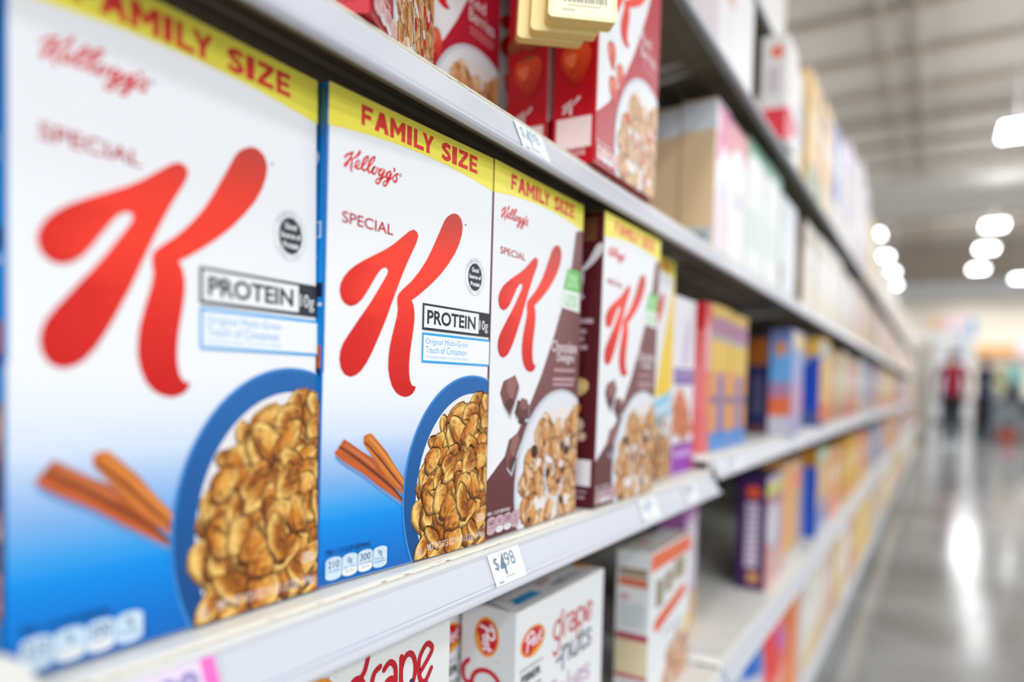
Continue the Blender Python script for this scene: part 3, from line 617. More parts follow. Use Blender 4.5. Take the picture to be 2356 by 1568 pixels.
# shelf below, first section
F_ = [('r', 0, .875, 1, .985, (236, 110, 64)), ('r', .12, .62, .30, .80, (150, 138, 108)), ('r', .34, .68, .52, .82, (156, 142, 112)), ('r', .56, .72, .85, .86, (160, 148, 118)), ('p', [(.10, .47), (.2, .46), (.86, .58), (.9, .64), (.8, .66), (.2, .56)], (228, 96, 52)), ('e', .2, .51, .1, .045, (222, 76, 24)), ('r', .3, .40, .8, .43, (196, 204, 206)), ('p', [(.2, 0), (.45, .24), (.8, .36), (1, .38), (1, 0)], (224, 196, 172)), ('f', .75, .14, .38, .2, 34, ((130, 60, 40), (214, 156, 116), (242, 214, 190))), ('r', .86, .3, .98, .42, (236, 226, 150))]
S_ = [('r', .1, .84, .9, .89, (150, 132, 104)), ('r', .08, .77, .92, .83, (206, 116, 84)), ('r', .12, .68, .4, .72, (196, 160, 166)), ('r', .1, .5, .9, .66, (198, 206, 210)), ('r', .04, .425, .96, .47, (166, 46, 76)), ('r', .04, .20, .96, .425, (214, 200, 166)), ('r', .04, .17, .96, .20, (176, 76, 90)), ('r', .15, .12, .85, .14, (150, 160, 166)), ('r', .04, .0, .96, .105, (222, 200, 170)), ('r', .1, .07, .9, .09, (226, 170, 140))]
gbox('white cereal box with orange top stripe and nutrition side panel, past the flake boxes', -.335, .943, DG + .0004, .182, .220, .052, (232, 238, 242), (222, 226, 228), (240, 242, 240), F_, S_, T=[('r', 0, 0, 1, .16, (240, 190, 168)), ('r', .3, .3, .8, .7, (250, 250, 250)), ('r', .25, .5, .4, .8, (246, 196, 176))], group='boxes on the shelf under the red letter boxes')
gbox('white and purple cereal box turned askew past the orange striped box', -.358, 1.166, -.4394, .170, .228, .045, (214, 196, 220), (150, 90, 150), (170, 90, 160), [('r', 0, .0, .1, 1, (160, 84, 160)), ('r', 0, .9, 1, 1, (176, 110, 170)), ('e', .55, .72, .4, .1, (232, 226, 236)), ('e', .55, .5, .42, .12, (230, 224, 236)), ('p', [(.2, 0), (.3, .25), (.7, .32), (1, .25), (1, 0)], (216, 176, 130)), ('r', 0, .33, .5, .38, (172, 84, 168))], [('r', 0, 0, 1, 1, (150, 90, 150))], yaw=-.16, group='boxes on the shelf under the red letter boxes')
gbox('dark purple cereal box deep in shade behind the askew purple and white one', -.440, 1.36, -.4394, .14, .235, .05, (84, 20, 110), (66, 0, 84), (40, 20, 60), [('r', 0, 0, 1, .15, (140, 140, 50)), ('r', .2, .2, .8, .5, (160, 80, 30))], [('r', 0, 0, .6, .16, (150, 150, 40)), ('r', .1, .16, .9, .5, (170, 70, 20)), ('r', .1, .72, .8, .95, (110, 90, 120))], group='boxes on the shelf under the red letter boxes')
# second section, shelf below
gbox('dark purple cereal box with pale rotated lettering on its side, beside the bare shelf', -.310, 1.590, -.4394, .188, .247, .062, (186, 168, 192), (58, 24, 84), (46, 30, 90), [('r', 0, .82, .7, .93, (206, 206, 90)), ('r', .7, .84, 1, .95, (180, 190, 130)), ('r', 0, .72, 1, .82, (176, 120, 140)), ('e', .35, .55, .35, .2, (214, 210, 222)), ('r', 0, 0, 1, .3, (216, 176, 176)), ('r', 0, 0, .25, .4, (222, 150, 130))], [('e', .55, .86, .26, .06, (216, 86, 40))] + [('r', .3, .20 + .058 * k, .75, .20 + .058 * k + .047, (206, 190, 210)) for k in range(10)] + [('r', .4, .06, .8, .16, (196, 140, 90))], group='boxes on the shelf under the red letter boxes')
gbox('orange and tan cereal box after the purple one on the lower shelf', -.312, 1.800, -.4394, .235, .255, .055, (214, 166, 122), (240, 176, 90), (220, 170, 120), [('r', 0, 0, .35, .85, (246, 176, 88)), ('r', .4, .72, 1, .9, (240, 140, 100)), ('r', 0, 0, 1, .12, (206, 200, 196))], [('r', 0, 0, 1, .9, (246, 176, 88))], group='boxes on the shelf under the red letter boxes')
# main shelf, second section
YF = [('r', 0, 0, 1, .13, (84, 146, 220)), ('r', 0, .13, 1, .55, (226, 158, 100)), ('p', [(.38, .1), (.7, .1), (.62, .5), (.5, .55), (.42, .45)], (90, 110, 190)), ('r', 0, .32, 1, .38, (150, 120, 150)), ('e', .52, .46, .12, .08, (64, 96, 196)), ('r', 0, .55, 1, .76, (232, 192, 84)), ('r', 0, .76, 1, .80, (170, 165, 170)), ('r', 0, .80, 1, .92, (168, 110, 150)), ('r', 0, .92, 1, 1, (212, 168, 44))]
gbox('yellow and orange cereal box next to the red sliver at the shelf joint', -.330, 1.1915, -.1094, .126, .250, .05, (226, 170, 90), (200, 150, 60), (206, 160, 40), YF, group=OLDG)
gbox('yellow and orange cereal box at the edge of the dark gap', -.330, 1.322, -.1094, .126, .246, .05, (226, 170, 90), (200, 150, 60), (206, 160, 40), YF, group=OLDG)
BS = [('r', 0, 0, 1, .18, (200, 196, 214)), ('r', 0, .18, 1, .36, (226, 110, 70)), ('r', 0, .36, 1, .5, (170, 130, 170)), ('r', 0, .5, 1, .82, (104, 166, 226)), ('e', .5, .82, .3, .07, (214, 140, 84)), ('r', 0, .9, 1, 1, (104, 116, 170))]
gbox('blue cereal box with orange disc on its side, at the far edge of the gap', -.300, 1.770, -.1094, .165, .250, .05, (176, 170, 214), (96, 150, 216), (70, 80, 140), [('e', .5, .9, .4, .08, (238, 214, 150)), ('r', 0, .6, 1, .8, (150, 176, 226)), ('r', 0, .2, 1, .45, (206, 160, 190))], BS, group=OLDG)
NVY = [('r', 0, 0, 1, .70, (18, 28, 84)), ('r', .25, .2, .75, .6, (78, 76, 104)), ('r', 0, .70, 1, .98, (150, 84, 20)), ('r', 0, .02, 1, .09, (96, 54, 40))]  # bands kept dark; shade of the gap is put into their colours
gbox('navy cereal box with brown top just behind the blue disc box', -.3525, 1.770, -.1094, .165, .235, .045, (20, 30, 90), (18, 28, 84), (90, 60, 20), (), NVY, group=OLDG)
gbox('navy cereal box with brown top deepest in the gap', -.4000, 1.770, -.1094, .165, .235, .045, (20, 30, 90), (18, 28, 84), (90, 60, 20), (), NVY, group=OLDG)
# second section, shelf above: shipping cartons and pale boxes
KS = [('r', 0, 0, 1, 1, (226, 198, 156)), ('r', 0, .80, 1, .985, (220, 228, 234)), ('r', .15, .03, .95, .17, (196, 204, 206)), ('r', .4, .06, .8, .14, (140, 156, 168))]
gbox('brown kraft carton with white label band and pink front, facing the aisle', -.330, 1.180, DU, .088, .255, .060, (244, 226, 238), (226, 198, 156), (206, 182, 146), [('r', .1, .62, 1, .98, (236, 130, 172)), ('r', 0, .8, .3, 1, (244, 226, 240)), ('p', [(.0, .5), (.6, .75), (1, .7), (1, .4), (0, .4)], (250, 250, 252)), ('e', .6, .45, .25, .08, (222, 214, 232))], KS, name='carton', cat='carton', group='kraft cartons')
gbox('brown kraft carton tucked behind the pink fronted one', -.392, 1.180, DU, .088, .250, .060, (200, 170, 130), (190, 156, 114), (206, 182, 146), (), KS, name='carton', cat='carton', group='kraft cartons')
PAL = 'pale boxes on the upper shelves'
gbox('white cereal box with red top beside the kraft cartons', -.330, 1.272, DU, .125, .250, .05, (248, 246, 248), None, None, [('p', [(0, .7), (1, .75), (1, 1), (0, 1)], (236, 150, 160)), ('e', .5, .68, .45, .16, (252, 252, 252)), ('r', .3, .4, .8, .55, (222, 220, 234))], group=PAL)
gbox('white and mint cereal box with green crown', -.330, 1.402, DU, .165, .262, .05, (238, 246, 242), (110, 160, 130), (130, 180, 150), [('r', 0, .85, 1, 1, (140, 190, 160)), ('e', .5, .78, .5, .12, (250, 252, 252)), ('r', .1, .2, .8, .5, (216, 234, 226))], group=PAL)
gbox('white and mint cereal box with teal edge by the upright', -.330, 1.572, DU, .165, .262, .05, (240, 248, 246), (150, 190, 180), (130, 180, 160), [('r', 0, .86, 1, 1, (160, 205, 185)), ('e', .5, .78, .5, .12, (252, 254, 254)), ('r', .1, .22, .8, .5, (226, 236, 232)), ('r', .93, .1, 1, 1, (170, 215, 215))], group=PAL)
gbox('white cereal box with pale blue front and small red block', -.335, 1.775, DU, .200, .240, .05, (230, 240, 250), (206, 214, 222), (200, 210, 220), [('r', 0, .14, .16, .32, (170, 80, 80)), ('r', 0, .0, .2, .14, (150, 196, 214)), ('r', .2, .1, .9, .9, (238, 244, 252))], group=PAL)
# third level, second section
DT = .5348
gbox('glossy white cereal box on the third shelf above the kraft cartons', -.33, 1.18, DT, .235, .205, .05, (246, 246, 250), (236, 226, 232), None, [('r', 0, .6, .4, 1, (240, 190, 186)), ('r', .4, 0, 1, 1, (252, 252, 254))], group=PAL)
gbox('white and red cereal box standing past the dark gap on the third shelf', -.300, 1.60, DT, .125, .222, .055, (238, 234, 232), (226, 222, 220), (220, 214, 200), [('r', 0, 0, 1, .30, (226, 70, 84)), ('e', .35, .28, .4, .06, (220, 40, 56)), ('p', [(0, 0), (1, 0), (1, .2), (.5, .06)], (246, 240, 242))], [('r', 0, 0, 1, .30, (224, 56, 70)), ('e', .6, .84, .25, .06, (232, 110, 76)), ('r', .3, .45, .7, .7, (206, 190, 200))], group=PAL)
gbox('tall white and sky blue cereal box on the third shelf', -.325, 1.745, DT, .19, .252, .05, (220, 232, 250), (236, 242, 252), (240, 244, 252), [('r', 0, .7, 1, 1, (244, 250, 255)), ('r', .3, .3, 1, .7, (196, 216, 244)), ('r', 0, 0, 1, .25, (240, 236, 230))], group=PAL)
gbox('beige snack carton on the short top shelf against the ceiling', -.365, 1.50, .8268, .40, .20, .06, (246, 236, 226), (228, 214, 200), None, [('r', .0, 0, .25, 1, (238, 216, 200)), ('r', .3, 0, .8, 1, (254, 252, 250))], name='carton', cat='carton', group='kraft cartons')

# ------------------------------------------------------------------ the shelving
def ext(prof, y0, y1, name, m, parent, cap=True, seg=1, smooth=False):
    n = len(prof); V = []; F = []
    for k in range(seg + 1):
        y = y0 + (y1 - y0) * k / seg; V += [(x, y, z) for x, z in prof]
    for k in range(seg):
        for i in range(n):
            j = (i + 1) % n; a = k * n; F.append((a + i, a + j, a + n + j, a + n + i))
    if cap: F.append(tuple(reversed(range(n)))); F.append(tuple(range(seg * n, seg * n + n)))
    me = bpy.data.meshes.new(name); me.from_pydata(V, [], F); me.materials.append(M[m])
    bm = bmesh.new(); bm.from_mesh(me); bmesh.ops.recalc_face_normals(bm, faces=bm.faces); bm.to_mesh(me); bm.free()
    return link(bpy.data.objects.new(name, me), parent)

def box(name, x0, x1, y0, y1, z0, z1, m, parent=None, bev=0.0, col=None):
    bm = bmesh.new(); bmesh.ops.create_cube(bm, size=1.0)
    for v in bm.verts: v.co = Vector((x0 + (v.co.x + .5) * (x1 - x0), y0 + (v.co.y + .5) * (y1 - y0), z0 + (v.co.z + .5) * (z1 - z0)))
    if bev > 0: bmesh.ops.bevel(bm, geom=list(bm.edges), offset=bev, segments=2, affect='EDGES', profile=.5)
    me = bpy.data.meshes.new(name)
    if col is not None:
        la = bm.loops.layers.float_color.new('Col')
        for f in bm.faces:
            for l in f.loops: l[la] = lin(col)
    bm.to_mesh(me); bm.free(); me.materials.append(M[m])
    return link(bpy.data.objects.new(name, me), parent)

def shelf(root, y0, y1, zd, xf=-.3125, xb=-.76, rail=True):
    z = zd + ZC
    # folded steel deck with a rolled front edge and a hollow, ribbed underside
    p = [(xf - .003, z), (xf - .0008, z - .0008), (xf, z - .0022), (xf - .0008, z - .0036), (xf - .0012, z - .030), (xf - .005, z - .030), (xf - .005, z - .012),
         (xf - .045, z - .012), (xf - .047, z - .016), (xf - .051, z - .016), (xf - .053, z - .012), (xf - .100, z - .012), (xf - .102, z - .016), (xf - .106, z - .016), (xf - .108, z - .012), (xb, z - .012), (xb, z)]
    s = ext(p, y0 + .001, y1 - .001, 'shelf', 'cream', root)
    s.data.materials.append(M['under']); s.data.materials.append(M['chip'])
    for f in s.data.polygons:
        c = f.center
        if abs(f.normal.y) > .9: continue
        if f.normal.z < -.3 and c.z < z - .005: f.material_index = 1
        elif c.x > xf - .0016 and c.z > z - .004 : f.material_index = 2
    if rail:
        q = [(xf - .0006, z - .0078), (xf + .0022, z - .0066), (xf + .0034, z - .0074), (xf + .0036, z - .0092), (xf + .0122, z - .0282), (xf + .0116, z - .0296), (xf + .0124, z - .0308), (xf + .0160, z - .0314), (xf + .0180, z - .0332), (xf + .0184, z - .0352), (xf + .0172, z - .0372), (xf + .0140, z - .0380), (xf + .0112, z - .0372), (xf + .0104, z - .0350), (xf - .0006, z - .0120)]
        r = ext(q, y0 + .0015, y1 - .0015, 'price_rail', 'rail', s)
    for yy in (y0 + .02, y1 - .02):
        ext([(xb, z - .012), (xf - .06, z - .012), (xf - .10, z - .020), (xb, z - .06)], yy - .0015, yy + .0015, 'bracket', 'cream', s)
    return s

def unit(y0, y1, decks, label, top, base_x=-.285):
    root = empty('shelf_unit', Matrix.Translation((-.5, y0, 0)), label, 'shelving', 'gondola sections')
    root.matrix_world = Matrix.Identity(4)
    ext([(-.775, .02), (-.7605, .02), (-.7605, top + ZC), (-.775, top + ZC)], y0 + .0005, y1 - .0005, 'back_panel', 'dark', root)
    for zd, xf in decks: shelf(root, y0, y1, zd, xf)
    ext([(-.758, .0), (-.735, .0), (-.735, top + ZC - .01), (-.758, top + ZC - .01)], y0 + .001, y0 + .024, 'upright', 'cream', root)
    zb = -.81 + ZC
    p = [(base_x - .02, zb), (base_x - .0195, zb - .03), (base_x - .0215, zb - .03), (base_x - .0215, zb - .004), (-.755, zb - .004), (-.755, zb)]
    b = ext(p, y0 + .001, y1 - .001, 'base_deck', 'cream', root)
    ext([(base_x - .0185, zb - .002), (base_x - .005, zb - .030), (base_x - .003, zb - .038), (base_x - .0185, zb - .036)], y0 + .001, y1 - .001, 'price_rail', 'rail', b)
    ext([(base_x - .045, .0), (base_x - .042, .0), (base_x - .028, zb - .032), (base_x - .031, zb - .032)], y0 + .001, y1 - .001, 'kick_plate', 'kick', root)
    return root
YJ = [-.07, 1.150, 2.060, 2.970, 3.880, 4.790, 5.700, 6.610, 7.520, 8.430, 9.340, 10.250, 11.160, 12.070]
ORD = ['first', 'second', 'third', 'fourth', 'fifth', 'sixth', 'seventh', 'eighth', 'ninth', 'tenth', 'eleventh', 'twelfth', 'thirteenth']
for i in range(13):
    dk = [(DA - .0006, -.3125), (DU - .0006, -.3125), (DT - .0006, -.3125), (DG - .0006, -.285)] if i == 0 else [(-.110, -.3125), (DU - .0006, -.3125), (DT - .0006, -.3125), (-.440, -.285)]
    if i < 2: dk.append((.826 - .0006, -.36))
    lab = 'cream steel shelving section holding the sharp white and blue cereal box' if i == 0 else 'cream steel shelving section with the bare lower shelf and dark gap' if i == 1 else 'cream steel shelving section, %s one along the aisle' % ORD[i]
    unit(YJ[i], YJ[i + 1], dk, lab, 1.12 if i < 2 else .86)

# ------------------------------------------------------------------ far product rows
LEV = {'base': (-.8095, -.300, .30), 'low': (-.4394, -.312, .25), 'main': (-.1094, -.325, .262), 'upper': (DU, -.330, .262), 'third': (DT, -.328, .30)}
LNAME = {'base': 'floor level shelf', 'low': 'knee-high shelf', 'main': 'waist-high shelf', 'upper': 'shoulder-high shelf', 'third': 'topmost shelf'}
PALS = {
 'main': {2: [('golden', (246, 190, 100), (60, 110, 200), (238, 120, 60)), ('golden', (246, 192, 104), (60, 110, 200), (240, 140, 70)), ('amber', (240, 186, 110), (90, 110, 180), (226, 120, 70)), ('cream', (226, 206, 170), (190, 170, 140), (160, 110, 90))],
          3: [('cream', (228, 208, 176), (200, 190, 160), (190, 110, 90)), ('salmon', (224, 170, 150), (200, 120, 100), (206, 80, 66)), ('rose', (220, 160, 150), (200, 150, 150), (196, 80, 70)), ('mint', (206, 214, 200), (150, 180, 170), (220, 190, 160))],
          4: [('lavender', (176, 176, 206), (110, 120, 180), (140, 140, 190)), ('blue', (110, 140, 196), (80, 100, 170), (150, 150, 190)), ('brick red', (196, 110, 100), (150, 90, 90), (206, 150, 130)), ('grey', (190, 180, 190), (150, 140, 150), (170, 160, 170))]},
 'low': {2: [('tan', (226, 192, 140), (44, 94, 190), (130, 150, 206)), ('tan', (228, 188, 136), (60, 100, 190), (140, 156, 206)), ('peach', (240, 176, 120), (200, 130, 60), (232, 130, 110)), ('peach', (238, 170, 120), (190, 120, 60), (232, 140, 120))],
         3: [('brown and yellow', (232, 180, 40), (150, 70, 10), (214, 140, 10)), ('yellow', (238, 194, 40), (190, 90, 10), (222, 150, 20)), ('yellow', (236, 190, 50), (190, 110, 20), (220, 150, 40)), ('coral', (222, 110, 96), (190, 90, 90), (226, 160, 100))],
         4: [('orange', (232, 160, 90), (190, 130, 80), (226, 176, 110)), ('pink', (214, 150, 140), (170, 120, 120), (214, 180, 160)), ('blue', (130, 160, 200), (90, 120, 170), (150, 170, 200)), ('mauve', (176, 150, 170), (140, 110, 140), (170, 150, 170))]},
 'base': {2: [('ivory', (240, 236, 222), (206, 214, 222), (236, 214, 160)), ('ivory', (240, 232, 216), (220, 216, 210), (232, 200, 130)), ('pale pink', (232, 204, 198), (206, 180, 176), (226, 196, 170)), ('maize', (236, 206, 140), (200, 180, 150), (220, 170, 110))],
          3: [('white', (240, 238, 240), (220, 220, 226), (236, 226, 204)), ('russet', (222, 160, 120), (150, 70, 50), (206, 140, 120)), ('gold', (244, 200, 80), (170, 96, 60), (240, 190, 100)), ('gold', (244, 204, 90), (206, 160, 60), (240, 200, 130))],
          4: [('yellow', (246, 206, 70), (206, 160, 60), (240, 190, 90)), ('yellow', (244, 204, 84), (206, 160, 70), (240, 196, 110)), ('peach', (236, 190, 150), (190, 150, 130), (230, 190, 150)), ('grey-blue', (180, 196, 214), (150, 160, 180), (190, 200, 214))]},
 'upper': {2: [('brown and white', (244, 236, 226), (150, 120, 90), (250, 246, 240)), ('white', (248, 242, 234), (190, 160, 120), (252, 248, 240)), ('white', (246, 242, 238), (220, 210, 200), (250, 246, 244)), ('ivory', (246, 240, 230), (210, 190, 170), (248, 244, 240))],
           3: [('white', (246, 244, 242), (210, 200, 190), (240, 226, 216)), ('white', (244, 244, 246), (200, 204, 214), (238, 236, 240)), ('blush', (240, 206, 194), (206, 170, 160), (236, 216, 200)), ('ivory', (246, 238, 226), (214, 200, 180), (240, 226, 206))],
           4: [('blush', (232, 180, 160), (200, 150, 130), (232, 200, 180)), ('apricot', (236, 200, 160), (200, 170, 140), (230, 206, 180)), ('grey-green', (196, 210, 200), (160, 176, 166), (206, 210, 200)), ('salmon', (226, 170, 154), (190, 140, 130), (220, 190, 170))]},
 'third': {2: [('orange', (250, 200, 120), (236, 200, 140), (120, 160, 140)), ('navy-edged orange', (250, 204, 130), (90, 110, 180), (240, 220, 180)), ('blue', (120, 140, 200), (100, 120, 190), (220, 226, 240)), ('white', (236, 238, 248), (210, 214, 230), (240, 240, 250))],
           3: [('lilac', (236, 214, 240), (214, 196, 224), (250, 250, 252)), ('white', (250, 250, 253), (226, 226, 236), (210, 222, 244)), ('white', (252, 252, 254), (230, 224, 234), (226, 190, 214)), ('pale', (244, 232, 240), (214, 200, 214), (150, 176, 222))],
           4: [('cream', (246, 232, 210), (226, 206, 180), (250, 240, 230)), ('gold', (250, 206, 80), (230, 190, 90), (246, 226, 190)), ('cream', (248, 240, 226), (220, 206, 190), (240, 226, 216)), ('white', (244, 244, 240), (214, 210, 206), (244, 236, 226))]}}
HT = {('third', 2): .37, ('third', 3): .47, ('third', 4): .38}
CNT = 0
for lv in ('third', 'upper', 'main', 'low', 'base'):
    deck, x, hm = LEV[lv]
    for u in range(2, 13):
        base = PALS[lv].get(u)
        y0, y1 = YJ[u], YJ[u + 1]
        if base is None:
            rr = random.Random(u * 31 + len(lv)); src = [p for q in PALS[lv].values() for p in q]; base = rr.sample(src, 4 if u < 6 else 2)
        if u == 2 and lv in ('main', 'low'): base = base[1:]; y0 = 2.456 if lv == 'main' else 2.456
        n = len(base); w = (y1 - y0 - .03) / n
        for k, (cn, front, side, foot) in enumerate(base):
            rr = random.Random(u * 97 + k * 13 + len(lv)); h = HT.get((lv, u), hm) * rr.uniform(.88, 1.0)
            if lv == 'third' and u >= 5: h = rr.uniform(.22, .33)
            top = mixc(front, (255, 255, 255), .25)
            F = [('r', 0, 0, 1, .28, foot), ('e', .5, .62, .36, .13, mixc(front, (255, 255, 255), .55)), ('r', .2, .8, .85, .88, mixc(side, front, .4)), ('e', .62, .18, .3, .12, mixc(foot, (250, 220, 170), .5))]
            lab = '%s cereal box on the %s, %s along in the %s section' % (cn, LNAME[lv], ORD[k], ORD[u])
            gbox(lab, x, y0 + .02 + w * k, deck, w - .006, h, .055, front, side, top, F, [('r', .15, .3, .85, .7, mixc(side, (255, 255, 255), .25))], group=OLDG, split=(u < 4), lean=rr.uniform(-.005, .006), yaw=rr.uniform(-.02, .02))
            CNT += 1
BSIDE = [('r', 0, 0, 1, .18, (70, 90, 150)), ('r', 0, .18, 1, .72, (20, 70, 190)), ('r', 0, .72, .5, .9, (150, 160, 200)), ('r', 0, .8, 1, 1, (240, 190, 90))]
gbox('orange cereal box with pale blue disc and deep blue side on the waist-high shelf', -.303, 2.262, -.1094, .19, .262, .055, (246, 196, 108), (30, 80, 194), (200, 170, 120), [('r', 0, 0, 1, .26, (240, 124, 60)), ('e', .3, .86, .42, .1, (150, 200, 224)), ('r', 0, 0, 1, .05, (90, 100, 150))], BSIDE, group=OLDG)
gbox('tan cereal box with mint top and deep blue side on the knee-high shelf', -.300, 2.262, -.4394, .19, .262, .055, (228, 190, 130), (30, 80, 190), (120, 90, 50), [('r', 0, .82, 1, 1, (170, 206, 176)), ('p', [(0, .1), (0, .3), (1, .45), (1, .1)], (140, 152, 204)), ('r', 0, 0, 1, .1, (180, 190, 220))], [('r', 0, 0, 1, .8, (20, 76, 190)), ('r', 0, 0, .35, .8, (140, 160, 216)), ('r', 0, .8, 1, 1, (176, 120, 40))], group='boxes on the shelf under the red letter boxes')
# floor level of the second section: soft bags and small cartons
def pouch(label, x, y, z, W, H, D, front, items, lean=0):
    V = []; F = []; C = []; nu, nv = 14, 14
    for s in (1, -1):
        for j in range(nv + 1):
            for i in range(nu + 1):
                a, b = i / nu, j / nv; bul = (math.sin(math.pi * a) ** .6) * (math.sin(math.pi * min(1, max(0, b * .93 + .02))) ** .5) if 0 < i < nu and 0 < j < nv else 0
                V.append((-D / 2 + s * D / 2 * bul + .001 * s, W * a, H * b))
    def colr(a, b):
        c = front
        for (u, v, ru, rv, cc) in items:
            if ((a - u) / ru) ** 2 + ((b - v) / rv) ** 2 < 1: c = cc
        return lin(c)
    o = (nu + 1) * (nv + 1)
    for s in (0, 1):
        for j in range(nv):
            for i in range(nu):
                a = s * o + j * (nu + 1) + i; q = (a, a + 1, a + nu + 2, a + nu + 1); cc = [colr(i / nu, j / nv), colr((i + 1) / nu, j / nv), colr((i + 1) / nu, (j + 1) / nv), colr(i / nu, (j + 1) / nv)]
                if s: q = q[::-1]; cc = cc[::-1]
                F.append(q); C.append(cc)
    ob = mesh_obj('snack_bag', V, F, 'bag', None, C, smooth=True); ob.matrix_world = pose(x, y, z, 0, 0, lean); tag(ob, label, 'bag', 'snack bags on the floor level shelf')
ZB = -.8095
pouch('blue snack bag at floor level nearest the shelf joint', -.33, 1.35, ZB, .20, .24, .07, (10, 110, 190), [(.5, .5, .4, .3, (220, 170, 130)), (.5, .85, .5, .12, (30, 90, 130))])
pouch('white and blue snack bag at floor level between blue and red bags', -.32, 1.57, ZB, .19, .25, .07, (222, 226, 238), [(.5, .85, .6, .22, (0, 104, 204)), (.4, .45, .3, .2, (232, 200, 206))])
pouch('red snack bag with purple dots at floor level', -.31, 1.775, ZB, .20, .27, .07, (230, 74, 70), [(.35, .72, .16, .12, (196, 80, 170)), (.75, .6, .15, .12, (206, 70, 170)), (.5, .25, .4, .2, (240, 150, 130)), (.5, .98, .6, .08, (150, 10, 20))])
gbox('orange-capped cereal box at floor level after the red bag', -.305, 1.985, ZB, .06, .29, .05, (242, 176, 130), (230, 150, 100), (246, 160, 60), [('r', 0, .85, 1, 1, (248, 166, 70))], group=OLDG)

# ------------------------------------------------------------------ price tags, coupon pad, clip
def price_tag(label, y, w, zd, h=.0262, paper=(246, 250, 252), num='498', ink=(96, 128, 150), big=True, pink=False, off=0.0, xf=-.3125):
    dx, dz = .0096, -.0229; d = math.hypot(dx, dz); s = Vector((dx / d, 0, dz / d)); n = Vector((-s.z, 0, s.x))
    o = Vector((xf + .0036 + .0003, y, zd + ZC - .0076)) + s * (h + off) + n * .0004
    m = Matrix(((n.x, 0, -s.x, o.x), (0, 1, 0, o.y), (n.z, 0, -s.z, o.z), (0, 0, 0, 1)))
    root = empty('price_tag', m, label, 'price tag', 'price tags on the shelf rails')
    V = [(x, yy, z) for x in (0, .0004) for yy in (0, w) for z in (0, h)]
    F = [(4, 6, 7, 5), (0, 1, 3, 2), (0, 4, 5, 1), (2, 3, 7, 6), (0, 2, 6, 4), (1, 5, 7, 3)]
    mesh_obj('card', V, F, 'paper', root, [[lin(paper)] * 4 for _ in F])
    A = Art(w, h, .01, base=.0006)
    if pink:
        A.rect('F', w * .86, 0, w * .985, h, (240, 110, 200)); A.rect('F', w * .86, 0, w * .985, h * .35, (206, 120, 190))
        A.text('F', '$', w * .12, h * .3, w * .28, h * .8, ink, .02); A.text('F', num[0], w * .30, h * .1, w * .46, h * .84, ink, .03); A.text('F', num[1:], w * .48, h * .2, w * .82, h * .86, ink, .03)
    else:
        A.text('F', '$', w * .10, h * .42, w * .24, h * .86, ink, .0); A.text('F', num[0], w * .27, h * .26, w * .46, h * .92, ink, .03); A.text('F', num[1:], w * .46, h * .48, w * .78, h * .92, ink, .0)
        A.rect('F', w * .34, h * .17, w * .66, h * .20, (150, 172, 190)); A.rect('F', w * .1, h * .05, w * .25, h * .11, (150, 172, 190)); A.rect('F', w * .3, h * .09, w * .85, h * .105, (190, 206, 220)); A.rect('F', w * .82, h * .35, w * .9, h * .37, (180, 200, 214))
    A.obj('printing', root, 'paper')
    return root
price_tag('white price tag reading $4.98 under the sharp white and blue box', .4785, .0475, DA)
price_tag('pink edged price tag below the out of focus white and blue box', .165, .062, DA, paper=(232, 216, 240), num='398', ink=(150, 140, 196), pink=True)
price_tag('pale $4.98 price tag on the rail below the red strawberry side panels', .503, .047, DU, ink=(170, 196, 216))
price_tag('blurred price tag on the rail under the chocolate boxes', .812, .055, DA, num='498', ink=(150, 170, 206))
price_tag('blurred price tag at the rail end under the purple-footed box', .985, .05, DA, num='398')
price_tag('blurred price tag on the rail start past the shelf joint', 1.24, .06, -.1094, num='498')
price_tag('blurred price tag under the blue disc cereal box', 1.86, .07, -.1094, num='498')

